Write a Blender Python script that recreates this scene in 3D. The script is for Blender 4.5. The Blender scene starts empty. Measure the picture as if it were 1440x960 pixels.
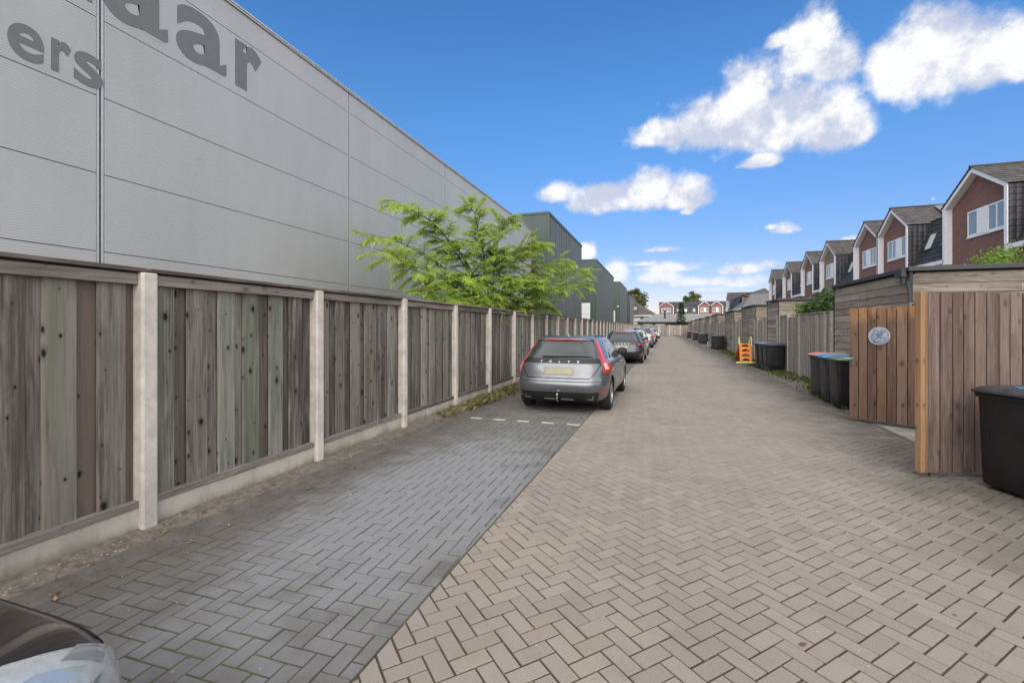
import bpy, bmesh, math, random
import numpy as np
from mathutils import Vector, Matrix, noise as mnoise
R = math.radians
rng = random.Random(7)
sc = bpy.context.scene
C = sc.collection

# ------------------------------------------------------------------ node helpers
class NT:
    def __init__(s, tree):
        s.t = tree
    def n(s, typ, **kw):
        nd = s.t.nodes.new(typ)
        for k, v in kw.items():
            if k == 'inp':
                for kk, vv in v.items():
                    s.set(nd, kk, vv)
            else:
                setattr(nd, k, v)
        return nd
    def set(s, nd, key, v):
        sock = nd.inputs[key]
        if isinstance(v, bpy.types.NodeSocket):
            s.t.links.new(v, sock)
        else:
            sock.default_value = v
    def math(s, op, a, b=None, c=None, clamp=False):
        nd = s.n('ShaderNodeMath', operation=op, use_clamp=clamp)
        s.set(nd, 0, a)
        if b is not None: s.set(nd, 1, b)
        if c is not None: s.set(nd, 2, c)
        return nd.outputs[0]
    def vmath(s, op, a, b=None, c=None):
        nd = s.n('ShaderNodeVectorMath', operation=op)
        s.set(nd, 0, a)
        if b is not None: s.set(nd, 1, b)
        if c is not None: s.set(nd, 2, c)
        return nd.outputs['Value'] if op in ('LENGTH', 'DOT_PRODUCT', 'DISTANCE') else nd.outputs[0]
    def mix(s, f, a, b, blend='MIX'):
        nd = s.n('ShaderNodeMix', data_type='RGBA', blend_type=blend)
        s.set(nd, 0, f)
        for k, v in ((6, a), (7, b)):
            if isinstance(v, tuple) and len(v) == 3: v = (*v, 1)
            s.set(nd, k, v)
        return nd.outputs[2]
    def ramp(s, f, lo, hi, a=0.0, b=1.0):
        nd = s.n('ShaderNodeMapRange', interpolation_type='SMOOTHSTEP')
        s.set(nd, 0, f); s.set(nd, 1, lo); s.set(nd, 2, hi); s.set(nd, 3, a); s.set(nd, 4, b)
        return nd.outputs[0]
    def noise(s, vec, scale=1.0, detail=4, rough=0.55, dist=0.0):
        nd = s.n('ShaderNodeTexNoise')
        s.set(nd, 'Vector', vec); s.set(nd, 'Scale', scale); s.set(nd, 'Detail', detail)
        s.set(nd, 'Roughness', rough); s.set(nd, 'Distortion', dist)
        return nd.outputs[0]
    def obj(s):
        return s.n('ShaderNodeTexCoord').outputs['Object']
    def pos(s):
        return s.n('ShaderNodeNewGeometry').outputs['Position']
    def attr(s, name='rnd'):
        return s.n('ShaderNodeAttribute', attribute_name=name).outputs['Fac']
    def sep(s, v):
        nd = s.n('ShaderNodeSeparateXYZ'); s.set(nd, 0, v); return nd.outputs
    def comb(s, x, y, z):
        nd = s.n('ShaderNodeCombineXYZ'); s.set(nd, 0, x); s.set(nd, 1, y); s.set(nd, 2, z); return nd.outputs[0]
    def bump(s, h, strength=0.3, dist=0.01):
        nd = s.n('ShaderNodeBump'); s.set(nd, 'Height', h); s.set(nd, 'Strength', strength); s.set(nd, 'Distance', dist)
        return nd.outputs[0]

def material(name):
    m = bpy.data.materials.new(name); m.use_nodes = True
    t = NT(m.node_tree)
    b = m.node_tree.nodes['Principled BSDF']
    return m, t, b

def plain(name, col, rough=0.5, metal=0.0, var=0.12, scale=6.0, coat=0.0, bump=0.0, spec=0.5):
    m, t, b = material(name)
    v = t.obj()
    f = t.noise(v, scale, 5)
    f2 = t.noise(v, scale*9, 3)
    k = t.math('ADD', t.math('MULTIPLY', f, 0.7), t.math('MULTIPLY', f2, 0.3))
    lo = tuple(c*(1-var*1.6) for c in col); hi = tuple(min(1, c*(1+var*1.6)) for c in col)
    t.set(b, 'Base Color', t.mix(t.ramp(k, 0.3, 0.7), lo, hi))
    t.set(b, 'Roughness', t.ramp(f, 0.3, 0.7, rough*0.88, min(1, rough*1.12)))
    b.inputs['Metallic'].default_value = metal
    b.inputs['Coat Weight'].default_value = coat
    b.inputs['Coat Roughness'].default_value = 0.04
    b.inputs['Specular IOR Level'].default_value = spec
    if bump: t.set(b, 'Normal', t.bump(f2, bump, 0.01))
    return m

def wood(name, dark, light, tint=None, tint_amt=0.0, grain='z', knots=1.0, stain=None, red=0.0, redcol=(0.16, 0.085, 0.05), rough=0.85, kscale=1.0, contrast=1.0):
    """weathered timber; grain axis in object space, per-board variation from the face attribute rnd"""
    m, t, b = material(name)
    r = t.attr()
    v0 = t.obj()
    v = t.vmath('ADD', v0, t.vmath('MULTIPLY', t.comb(r, r, r), (31.0, 17.0, 43.0)))
    ax = {'x': 0, 'y': 1, 'z': 2}[grain]
    def st(a, g):
        l = [a, a, a]; l[ax] = g; return t.vmath('MULTIPLY', v, tuple(l))
    warp = t.noise(st(5, 1.4), 1.0, 2)
    vv = t.vmath('ADD', st(14, 0.9), t.vmath('MULTIPLY', t.comb(warp, warp, warp), (2.2, 2.2, 2.2)))
    g1 = t.noise(vv, 1.0, 6, 0.62)
    g2 = t.noise(st(60, 1.7), 1.0, 5, 0.65)
    blot = t.noise(st(3.2, 0.9), 1.0, 4)
    k = t.math('ADD', t.math('ADD', t.math('MULTIPLY', g1, 0.42), t.math('MULTIPLY', g2, 0.38)), t.math('MULTIPLY', blot, 0.20))
    k = t.math('ADD', k, t.math('MULTIPLY', t.math('SUBTRACT', t.math('FRACT', t.math('MULTIPLY', r, 7.31)), 0.5), 0.15))
    col = t.mix(t.ramp(k, 0.5-0.14*contrast, 0.5+0.14*contrast), dark, light)
    if red > 0:
        rr = t.math('FRACT', t.math('MULTIPLY', r, 3.77))
        f = t.math('MULTIPLY', t.ramp(t.math('ADD', t.math('MULTIPLY', rr, 0.7), t.math('MULTIPLY', blot, 0.5)), 0.5, 0.95), red)
        col = t.mix(f, col, redcol)
    if tint_amt > 0:
        gg = t.math('FRACT', t.math('MULTIPLY', r, 11.13))
        big = t.noise(st(11, 0.45), 1.0, 3)
        f = t.math('MULTIPLY', t.ramp(t.math('ADD', t.math('MULTIPLY', gg, 0.55), big), 0.90, 1.16), tint_amt)
        col = t.mix(f, col, tint)
    if stain is not None:
        zz = t.sep(v0)[2]
        f = t.math('MULTIPLY', t.ramp(t.math('ADD', zz, t.math('MULTIPLY', t.math('ADD', blot, t.math('MULTIPLY', t.math('FRACT', t.math('MULTIPLY', r, 5.1)), .6)), .35)), stain[0], stain[1]), stain[2])
        col = t.mix(f, col, t.mix(t.ramp(g1, .3, .7), stain[3], stain[4]))
    if knots > 0:
        vo = t.n('ShaderNodeTexVoronoi', feature='F1')
        vo.voronoi_dimensions = '2D'
        jit = t.noise(st(40, 22), 1.0, 2)
        px_, py_, pz_ = t.sep(v)
        ku, kw = {'z': (t.math('ADD', px_, py_), pz_), 'y': (pz_, py_), 'x': (pz_, px_)}[grain]
        kv = t.vmath('ADD', t.comb(t.math('MULTIPLY', ku, 7.0*kscale), t.math('MULTIPLY', kw, 4.2*kscale), 0.0), t.vmath('MULTIPLY', t.comb(jit, jit, jit), (0.10, 0.10, 0.0)))
        t.set(vo, 'Vector', kv); t.set(vo, 'Scale', 1.0)
        sel = t.math('GREATER_THAN', t.sep(vo.outputs['Color'])[0], 0.62)
        sz = t.math('ADD', t.math('MULTIPLY', t.math('POWER', t.sep(vo.outputs['Color'])[1], 2.0), 0.13), 0.035)
        d = t.math('DIVIDE', vo.outputs['Distance'], sz)
        core = t.math('MULTIPLY', t.ramp(d, 0.75, 1.15, 1.0, 0.0), sel)
        halo = t.math('MULTIPLY', t.ramp(d, 1.0, 2.6, 0.45, 0.0), sel)
        col = t.mix(t.math('MULTIPLY', halo, knots), col, tuple(c*0.62 for c in dark))
        col = t.mix(t.math('MULTIPLY', core, knots), col, (0.016, 0.013, 0.012))
    t.set(b, 'Base Color', col)
    b.inputs['Roughness'].default_value = rough
    b.inputs['Specular IOR Level'].default_value = 0.25
    t.set(b, 'Normal', t.bump(t.math('ADD', g1, t.math('MULTIPLY', g2, 0.6)), 0.35, 0.012))
    return m

# ------------------------------------------------------------------ mesh builder
class MB:
    def __init__(s):
        s.v = []; s.f = []; s.mi = []; s.r = []; s.uv = []
    def add(s, verts, faces, rnd=None, mi=0, uvs=None):
        o = len(s.v); s.v.extend(verts)
        if rnd is None: rnd = rng.random()
        for i, f in enumerate(faces):
            s.f.append(tuple(o+a for a in f)); s.mi.append(mi); s.r.append(rnd)
            s.uv.append(uvs[i] if uvs else None)
    def box(s, x0, x1, y0, y1, z0, z1, rnd=None, mi=0, M=None):
        vs = [(x0,y0,z0),(x1,y0,z0),(x1,y1,z0),(x0,y1,z0),(x0,y0,z1),(x1,y0,z1),(x1,y1,z1),(x0,y1,z1)]
        if M is not None: vs = [tuple(M @ Vector(p)) for p in vs]
        s.add(vs, [(3,2,1,0),(4,5,6,7),(0,1,5,4),(1,2,6,5),(2,3,7,6),(3,0,4,7)], rnd, mi)
    def prism(s, pts, d0, d1, axis='y', rnd=None, mi=0):
        """convex or simple polygon pts (a,b) extruded along axis; a,b fill the other two axes in order"""
        n = len(pts)
        def mk(p, d):
            return {'x': (d, p[0], p[1]), 'y': (p[0], d, p[1]), 'z': (p[0], p[1], d)}[axis]
        vs = [mk(p, d0) for p in pts] + [mk(p, d1) for p in pts]
        fs = [tuple(range(n)), tuple(range(2*n-1, n-1, -1))]
        fs += [(i, i+n, (i+1) % n+n, (i+1) % n) for i in range(n)]
        s.add(vs, fs, rnd, mi)
    def tube(s, pts, rad, seg=8, rnd=None, mi=0, caps=True):
        pts = [Vector(p) for p in pts]; n = len(pts)
        rads = rad if isinstance(rad, (list, tuple)) else [rad]*n
        vs = []; up = None
        for i, p in enumerate(pts):
            d = (pts[min(i+1, n-1)]-pts[max(i-1, 0)]).normalized()
            if up is None:
                up = Vector((0,0,1)) if abs(d.z) < 0.9 else Vector((1,0,0))
            a = d.cross(up).normalized(); b = a.cross(d).normalized(); up = b
            for k in range(seg):
                q = 2*math.pi*k/seg
                vs.append(tuple(p+(a*math.cos(q)+b*math.sin(q))*rads[i]))
        fs = []
        for i in range(n-1):
            for k in range(seg):
                k2 = (k+1) % seg
                fs.append((i*seg+k, i*seg+k2, (i+1)*seg+k2, (i+1)*seg+k))
        if caps:
            fs.append(tuple(range(seg-1, -1, -1))); fs.append(tuple((n-1)*seg+k for k in range(seg)))
        s.add(vs, fs, rnd, mi)
    def lathe(s, prof, seg=32, axis='x', c=(0,0,0), rnd=None, mi=0):
        """prof: list of (radius, along axis); closed if first==last is not needed"""
        vs = []
        for (r, a) in prof:
            for k in range(seg):
                q = 2*math.pi*k/seg
                u, w = r*math.cos(q), r*math.sin(q)
                p = {'x': (a, u, w), 'y': (u, a, w), 'z': (u, w, a)}[axis]
                vs.append((p[0]+c[0], p[1]+c[1], p[2]+c[2]))
        fs = []
        for i in range(len(prof)-1):
            for k in range(seg):
                k2 = (k+1) % seg
                fs.append((i*seg+k, i*seg+k2, (i+1)*seg+k2, (i+1)*seg+k))
        s.add(vs, fs, rnd, mi)
    def build(s, name, mats, parent=None, smooth=False, world=True, fixn=True, bevel=0.0):
        me = bpy.data.meshes.new(name)
        off = Vector((0,0,0))
        if parent is not None and world:
            q = parent
            while q is not None:
                off += q.location; q = q.parent
        vs = [(p[0]-off.x, p[1]-off.y, p[2]-off.z) for p in s.v] if off.length > 0 else s.v
        me.from_pydata(vs, [], s.f)
        if not isinstance(mats, (list, tuple)): mats = [mats]
        for m in mats: me.materials.append(m)
        if len(mats) > 1: me.polygons.foreach_set('material_index', s.mi)
        at = me.attributes.new('rnd', 'FLOAT', 'FACE'); at.data.foreach_set('value', s.r)
        if any(u is not None for u in s.uv):
            ul = me.uv_layers.new(name='UVMap'); fl = []
            for f, u in zip(s.f, s.uv):
                if u is None: fl.extend([0.0]*(2*len(f)))
                else:
                    for q in u: fl.extend(q)
            ul.data.foreach_set('uv', fl)
        if fixn:
            bm = bmesh.new(); bm.from_mesh(me); bmesh.ops.recalc_face_normals(bm, faces=bm.faces); bm.to_mesh(me); bm.free()
        if smooth:
            me.polygons.foreach_set('use_smooth', [True]*len(me.polygons))
            me.set_sharp_from_angle(angle=R(38))
        me.update()
        o = bpy.data.objects.new(name, me); C.objects.link(o)
        if parent is not None: o.parent = parent
        if bevel:
            bv = o.modifiers.new('bevel', 'BEVEL'); bv.width = bevel; bv.segments = 2; bv.limit_method = 'ANGLE'; bv.angle_limit = R(40)
        return o

def tag(o, label=None, cat=None, group=None, kind=None):
    if label: o['label'] = label
    if cat: o['category'] = cat
    if group: o['group'] = group
    if kind: o['kind'] = kind
    return o

def thing(name, label, cat, loc=(0,0,0), rz=0.0, group=None):
    o = bpy.data.objects.new(name, None); C.objects.link(o)
    o.empty_display_size = 0.2
    o.location = loc; o.rotation_euler = (0, 0, rz)
    return tag(o, label, cat, group)

def kids(o): return [c for c in bpy.data.objects if c.parent == o]
def copy_tree(o, parent=None):
    c = o.copy(); C.objects.link(c)
    if parent is not None: c.parent = parent
    for ch in kids(o): copy_tree(ch, c)
    return c

# ------------------------------------------------------------------ camera
TH = 18.16
cam_d = bpy.data.cameras.new('camera'); cam = bpy.data.objects.new('camera', cam_d); C.objects.link(cam)
cam_d.sensor_width = 36; cam_d.lens = 16.0; cam_d.shift_y = -20/1440; cam_d.clip_end = 3000; cam_d.clip_start = 0.05
cam.location = (0, 0, 1.65); cam.rotation_euler = (R(90), 0, R(TH))
sc.camera = cam
CT, ST = math.cos(R(TH)), math.sin(R(TH))

# ------------------------------------------------------------------ sky and light
SUN_EL, SUN_AZ = 40.0, 176.0      # azimuth clockwise from +Y: the sun stands high behind the viewer, veiled by cloud
w = bpy.data.worlds.new('World'); sc.world = w; w.use_nodes = True
t = NT(w.node_tree); w.node_tree.nodes.clear()
out = t.n('ShaderNodeOutputWorld'); bg = t.n('ShaderNodeBackground')
sky = t.n('ShaderNodeTexSky', sky_type='NISHITA', sun_disc=False, sun_elevation=R(SUN_EL), sun_rotation=R(SUN_AZ))
sky.air_density = 1.0; sky.dust_density = 0.3; sky.ozone_density = 3.0
gen = t.n('ShaderNodeTexCoord').outputs['Generated']
d = t.vmath('NORMALIZE', gen)
X, Y, Z = t.sep(d)
az = t.math('ARCTAN2', X, Y); el = t.math('ARCSINE', Z)
ae = t.comb(az, el, 0.0)
n1 = t.noise(d, 9.0, 7, 0.6); n2 = t.noise(d, 26.0, 6, 0.6)
wob = t.math('ADD', t.math('MULTIPLY', t.math('SUBTRACT', n1, 0.5), 1.25), t.math('MULTIPLY', t.math('SUBTRACT', n2, 0.5), 1.05))
def pa(px, py):
    a = math.atan((px-720)/640)
    return (a-R(TH), math.atan((460-py)/640*math.cos(a)))
def blob(px, py, rx, ry, wgt=0.0):
    a0, e0 = pa(px, py); k = math.cos(math.atan((px-720)/640))
    return a0, e0, rx/640*k*k, ry/640*k, wgt
# cumulus banks, given as angular positions on the sky dome
CL = [blob(*b) for b in [
    (932,192,52,26),(998,182,78,46),(1052,170,58,76),(1108,176,84,64),(1168,182,58,54),(1204,184,28,46),
    (1136,82,44,48),(1172,94,38,38),(1095,60,26,15,.15),
    (1262,108,50,52),(1318,96,70,76),(1384,94,64,56),(1438,88,52,46),
    (1068,229,33,13),(782,276,36,22,.1),(842,284,58,28),(908,278,54,38),(960,280,46,26),(965,298,14,9,.25),
    (1105,324,28,14,.15),(1086,320,16,9,.25),(1312,280,9,10,.4),
    (925,392,36,17,.05),(866,390,26,26,.1),(1040,380,48,14,.22),(1042,400,38,11,.25),(990,408,60,10,.35),(824,356,14,18,.1),(1196,342,22,13,.2),(905,372,40,8,.3),(985,398,150,18,.32),(940,378,70,14,.22),(930,352,45,10,.4),(1090,372,60,12,.4)]]
dm = None; sh = None
for (a0, e0, ra, re, wg) in CL:      # flat-bottomed puffs
    qx, qy, _ = t.sep(t.vmath('MULTIPLY_ADD', ae, (1/ra, 1/re, 0), (-a0/ra, -e0/re, 0)))
    qy = t.math('MAXIMUM', qy, t.math('MULTIPLY', qy, -1.9))
    l = t.math('SQRT', t.math('MULTIPLY_ADD', qx, qx, t.math('MULTIPLY', qy, qy)))
    if wg: l = t.math('ADD', l, wg*1.6)
    dm = l if dm is None else t.math('SMOOTH_MIN', dm, l, 0.22)
den = t.math('ADD', t.math('SUBTRACT', 1.1, dm), wob)
mask = t.math('MULTIPLY', t.ramp(den, -0.12, 0.50), t.ramp(el, 0.03, 0.19, 0.66, 0.98))
# unseen broken cloud, added bright behind and above the viewer as fill light
pr = t.vmath('DIVIDE', d, t.comb(t.math('ADD', t.math('MAXIMUM', Z, 0.0), 0.18), t.math('ADD', t.math('MAXIMUM', Z, 0.0), 0.18), t.math('ADD', t.math('MAXIMUM', Z, 0.0), 0.18)))
cb = t.noise(pr, 1.1, 7, 0.58)
fwd = t.vmath('DOT_PRODUCT', d, (-0.3117, 0.9503, 0.0))
back = t.ramp(fwd, 0.56, 0.22)
mask2 = t.math('MULTIPLY', t.ramp(cb, 0.35, 0.56), back)
mall = t.math('MAXIMUM', mask, mask2)
n3 = t.noise(t.vmath('ADD', d, (0.0, 0.0, -0.035)), 9.0, 5, 0.6)
rel = t.math('SUBTRACT', n1, n3)
lit = t.ramp(t.math('ADD', t.math('MULTIPLY', den, 0.10), t.math('MULTIPLY', rel, 3.0)), -0.26, 0.36)
ccol = t.mix(lit, (0.60, 0.65, 0.80), (1.0, 1.0, 1.0))
EXPO_SKY = 0.15
skyc = t.vmath('SCALE', sky.outputs[0]); skyc_node = skyc.node; skyc_node.inputs['Scale'].default_value = 1.0
hs = t.n('ShaderNodeHueSaturation'); t.set(hs, 'Color', sky.outputs[0]); t.set(hs, 'Saturation', 1.27); t.set(hs, 'Value', t.ramp(el, 0.0, 0.5, 0.54, 1.0))
cloudrad = t.math('MULTIPLY', t.ramp(back, 0.0, 1.0, 0.755, 1.85), 1/EXPO_SKY)
ccol = t.mix(back, ccol, t.mix(lit, (0.80, 0.79, 0.77), (1.0, 0.97, 0.925)))
cl = t.vmath('MULTIPLY', ccol, t.comb(cloudrad, cloudrad, cloudrad))
tint = t.mix(t.ramp(el, 0.0, 0.45), (1.12, 0.90, 1.04), (1.04, 0.97, 1.0))
skyt = t.mix(1.0, hs.outputs[0], tint, 'MULTIPLY')
t.set(bg, 'Color', t.mix(mall, skyt, cl))
bg.inputs['Strength'].default_value = EXPO_SKY
w.node_tree.links.new(bg.outputs[0], out.inputs[0])
sd = bpy.data.lights.new('sun', 'SUN'); so = bpy.data.objects.new('sun', sd); C.objects.link(so)
sd.energy = 2.1; sd.angle = R(60); sd.color = (1.0, 0.94, 0.85)
sdir = Vector((math.sin(R(SUN_AZ))*math.cos(R(SUN_EL)), math.cos(R(SUN_AZ))*math.cos(R(SUN_EL)), math.sin(R(SUN_EL))))
so.rotation_euler = sdir.to_track_quat('Z', 'Y').to_euler(); so.location = (0, 0, 60)
sc.view_settings.view_transform = 'Standard'; sc.view_settings.look = 'None'; sc.view_settings.exposure = 0.42; sc.view_settings.gamma = 1.0
# ================================================================== GROUND
JX = -1.40; JS = 0.0145      # where the dark parking strip meets the light roadway
LX, RX = -3.58, 3.42
YEND = 92.0
m_ground, t, b = material('dirt_ground')
v = t.pos()
f = t.noise(v, 0.35, 6); f2 = t.noise(v, 7, 6, 0.65); f3 = t.noise(v, 60, 3)
col = t.mix(t.ramp(f, 0.35, 0.65), (0.13, 0.115, 0.09), (0.085, 0.10, 0.05))
col = t.mix(t.ramp(f2, 0.35, 0.7), col, (0.2, 0.18, 0.15))
t.set(b, 'Base Color', col); b.inputs['Roughness'].default_value = 0.95
t.set(b, 'Normal', t.bump(f3, 0.4, 0.01))

def brick_mat(name, c1, c2, c3, dirt, sheen=False, moss=0.0):
    m, t, b = material(name)
    r = t.attr(); v = t.pos()
    big = t.noise(v, 0.55, 5, 0.6); mid = t.noise(v, 3.0, 5); fine = t.noise(v, 170, 3, 0.7); sp = t.noise(v, 420, 2)
    col = t.mix(r, c1, c2)
    col = t.mix(t.ramp(t.math('FRACT', t.math('MULTIPLY', r, 9.7)), 0.8, 1.0, 0.0, 0.45), col, c3)
    col = t.mix(t.ramp(big, 0.42, 0.72, 0.0, 0.55), col, dirt)
    col = t.mix(t.ramp(mid, 0.5, 0.75, 0.0, 0.3), col, tuple(c*0.72 for c in dirt))
    k = t.math('ADD', t.math('MULTIPLY', fine, 0.55), t.math('MULTIPLY', sp, 0.45))
    col = t.mix(1.0, col, t.mix(t.ramp(k, 0.3, 0.7), (0.72, 0.72, 0.71), (1.25, 1.25, 1.25)), 'MULTIPLY')
    x, y, z = t.sep(v)
    # grime that gathers along the edges of the paving
    eL = t.ramp(t.math('ADD', x, t.math('MULTIPLY', big, 1.3)), LX+0.35, LX+1.55, 1.0, 0.0)
    eR = t.ramp(t.math('ADD', x, t.math('MULTIPLY', big, 1.8)), 2.6, 4.3, 0.0, 1.0)
    e = t.math('MULTIPLY', t.math('MAXIMUM', eL, eR), t.ramp(mid, 0.25, 0.6, 0.45, 0.95))
    col = t.mix(e, col, (0.10, 0.088, 0.072))
    # pale grains of grit
    vo = t.n('ShaderNodeTexVoronoi'); t.set(vo, 'Vector', v); t.set(vo, 'Scale', 26.0)
    gs = t.math('MULTIPLY', t.math('LESS_THAN', vo.outputs['Distance'], 0.12), t.math('GREATER_THAN', t.sep(vo.outputs['Color'])[0], 0.93))
    col = t.mix(t.math('MULTIPLY', gs, 0.8), col, (0.5, 0.48, 0.44))
    vo2 = t.n('ShaderNodeTexVoronoi'); t.set(vo2, 'Vector', t.vmath('ADD', v, (3.3, 1.7, 0))); t.set(vo2, 'Scale', 5.0)
    st = t.math('MULTIPLY', t.math('LESS_THAN', vo2.outputs['Distance'], 0.07), t.math('GREATER_THAN', t.sep(vo2.outputs['Color'])[1], 0.8))
    col = t.mix(t.math('MULTIPLY', st, 0.6), col, (0.05, 0.045, 0.04))
    t.set(b, 'Base Color', col)
    oil = t.noise(t.vmath('ADD', v, (11.0, 4.0, 0)), 0.8, 5, 0.6)
    col = t.mix(t.ramp(oil, 0.60, 0.70, 0.0, 0.42), col, (0.06, 0.054, 0.048))
    rr = 0.86
    t.set(b, 'Roughness', t.ramp(big, 0.3, 0.7, rr*0.85, rr))
    if sheen:   # pale glare painted into the bay's colour, roughness lowered with it
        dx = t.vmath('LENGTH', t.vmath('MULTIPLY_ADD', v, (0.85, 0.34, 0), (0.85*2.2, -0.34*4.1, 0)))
        glare = t.ramp(t.math('ADD', dx, t.math('MULTIPLY', t.math('SUBTRACT', mid, 0.5), 1.2)), 0.35, 1.15, 1.0, 0.0)
        t.set(b, 'Roughness', t.math('SUBTRACT', t.ramp(big, 0.3, 0.7, 0.74, 0.86), t.math('MULTIPLY', glare, 0.22)))
        pale = t.mix(t.math('MULTIPLY', glare, 0.75), col, (0.245, 0.244, 0.250))
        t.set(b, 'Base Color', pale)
    b.inputs['Specular IOR Level'].default_value = 0.28
    t.set(b, 'Normal', t.bump(t.math('ADD', k, t.math('MULTIPLY', mid, 0.4)), 0.22, 0.004))
    return m
m_light = brick_mat('pale_paver', (0.250, 0.214, 0.178), (0.292, 0.250, 0.209), (0.26, 0.213, 0.178), (0.218, 0.184, 0.152))
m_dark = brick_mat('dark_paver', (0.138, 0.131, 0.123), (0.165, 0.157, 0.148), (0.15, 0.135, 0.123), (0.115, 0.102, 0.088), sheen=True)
def joint_mat(name, c, mossc, lo, hi):
    m, t, b = material(name)
    v = t.pos(); f = t.noise(v, 1.1, 5, 0.6); f2 = t.noise(v, 30, 4)
    col = t.mix(t.ramp(f, lo, hi), c, mossc)
    col = t.mix(t.ramp(f2, 0.55, 0.8, 0, 0.6), col, (0.2, 0.18, 0.15))
    t.set(b, 'Base Color', col); b.inputs['Roughness'].default_value = 1.0
    t.set(b, 'Normal', t.bump(f2, 0.6, 0.01))
    return m
m_jl = joint_mat('joint_sand', (0.05, 0.038, 0.028), (0.12, 0.095, 0.07), 0.55, 0.8)
m_jd = joint_mat('mossy_joint', (0.045, 0.043, 0.04), (0.075, 0.085, 0.02), 0.42, 0.62)

def clip(poly, ax, lim, keep_less):
    o = []
    n = len(poly)
    for i in range(n):
        p, q = poly[i], poly[(i+1) % n]
        pi = (p[ax] <= lim) if keep_less else (p[ax] >= lim)
        qi = (q[ax] <= lim) if keep_less else (q[ax] >= lim)
        if pi: o.append(p)
        if pi != qi:
            k = (lim-p[ax])/(q[ax]-p[ax])
            o.append((p[0]+(q[0]-p[0])*k, p[1]+(q[1]-p[1])*k))
    return o
def inset(poly, dd):
    n = len(poly); o = []
    for i in range(n):
        p0, p, p1 = poly[i-1], poly[i], poly[(i+1) % n]
        e0 = Vector((p[0]-p0[0], p[1]-p0[1])); e1 = Vector((p1[0]-p[0], p1[1]-p[1]))
        if e0.length < 1e-6 or e1.length < 1e-6: return None
        e0.normalize(); e1.normalize()
        n0 = Vector((-e0.y, e0.x)); n1 = Vector((-e1.y, e1.x))
        den = 1+n0.dot(n1)
        if den < 0.15: return None
        q = (n0+n1)/den*dd
        o.append((p[0]+q.x, p[1]+q.y))
    return o
def area(p):
    return 0.5*sum(p[i][0]*p[(i+1) % len(p)][1]-p[(i+1) % len(p)][0]*p[i][1] for i in range(len(p)))
def clipx(poly, x0, sl, less):
    q = clip([(x-x0-sl*y, y) for x, y in poly], 0, 0.0, less)
    return [(x+x0+sl*y, y) for x, y in q]
def pave(name, xl, sl, xr, sr, y0, y1, ang, s, mat):
    x0, x1 = min(xl+sl*y0, xl+sl*y1), max(xr+sr*y0, xr+sr*y1)
    ca, sa = math.cos(R(ang)), math.sin(R(ang))
    cs = [(x0,y0),(x1,y0),(x1,y1),(x0,y1)]
    us = [(x*ca+y*sa)/s for x, y in cs]; vs = [(-x*sa+y*ca)/s for x, y in cs]
    mb = MB(); rr = random.Random(3)
    for i in range(int(min(us))-2, int(max(us))+3):
        for j in range(int(min(vs))-2, int(max(vs))+3):
            k = (i-j) % 4
            if k == 0: a, bb = 2, 1
            elif k == 3: a, bb = 1, 2
            else: continue
            cx, cy = (i+a/2)*s, (j+bb/2)*s
            wx, wy = cx*ca-cy*sa, cx*sa+cy*ca
            if wx < x0-.13 or wx > x1+.13 or wy < y0-.13 or wy > y1+.13: continue
            q = [(i,j),(i+a,j),(i+a,j+bb),(i,j+bb)]
            da = rr.gauss(0, 0.006); ox, oy = rr.gauss(0, 0.0008), rr.gauss(0, 0.0008)
            P = []
            for (u, vv) in q:
                u0, v0 = u*s-cx, vv*s-cy
                u0, v0 = u0-da*v0+cx+ox, v0+da*u0+cy+oy
                P.append((u0*ca-v0*sa, u0*sa+v0*ca))
            P = clipx(P, xl, sl, False) if wx < xl+sl*wy+.13 else P
            if len(P) > 2 and wx > xr+sr*wy-.13: P = clipx(P, xr, sr, True)
            if len(P) < 3 or area(P) < 2e-4: continue
            near = wy < 16
            A = inset(P, 0.0052); B = inset(P, 0.0074)
            if A is None or B is None or area(B) < 1e-4: continue
            z = rr.gauss(0, 0.0012); tx, ty = rr.gauss(0, 0.005), rr.gauss(0, 0.005)
            n = len(P)
            hz = lambda p: z+(p[0]-wx)*tx+(p[1]-wy)*ty
            vsx = [(p[0], p[1], hz(p)) for p in B]+[(p[0], p[1], hz(p)-0.003) for p in A]
            fs = [tuple(range(n))]+[(e, e+n, (e+1) % n+n, (e+1) % n) for e in range(n)]
            if near:
                vsx += [(p[0], p[1], -0.016) for p in A]
                fs += [(e+n, e+2*n, (e+1) % n+2*n, (e+1) % n+n) for e in range(n)]
            mb.add(vsx, fs, rr.random())
    o = mb.build(name, mat, fixn=False)
    return tag(o, kind='structure')
g = MB(); g.add([(-900,-300,-0.05),(900,-300,-0.05),(900,1500,-0.05),(-900,1500,-0.05)], [(0,1,2,3)])
tag(g.build('ground', m_ground), kind='structure')
pave('brick_road', JX+.002, JS, RX, 0, -3.0, YEND, 47.0, 0.1012, m_light)
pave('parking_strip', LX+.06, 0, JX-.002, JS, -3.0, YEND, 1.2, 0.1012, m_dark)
g = MB(); g.prism([(JX-3*JS,-3),(RX,-3),(RX,YEND),(JX+YEND*JS,YEND)], -.04, -.0062, 'z'); tag(g.build('joint_bed', m_jl), kind='structure')
g = MB(); g.prism([(LX+.06,-3),(JX-3*JS,-3),(JX+YEND*JS,YEND),(LX+.06,YEND)], -.04, -.0062, 'z'); tag(g.build('mossy_joint_bed', m_jd), kind='structure')

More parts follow.
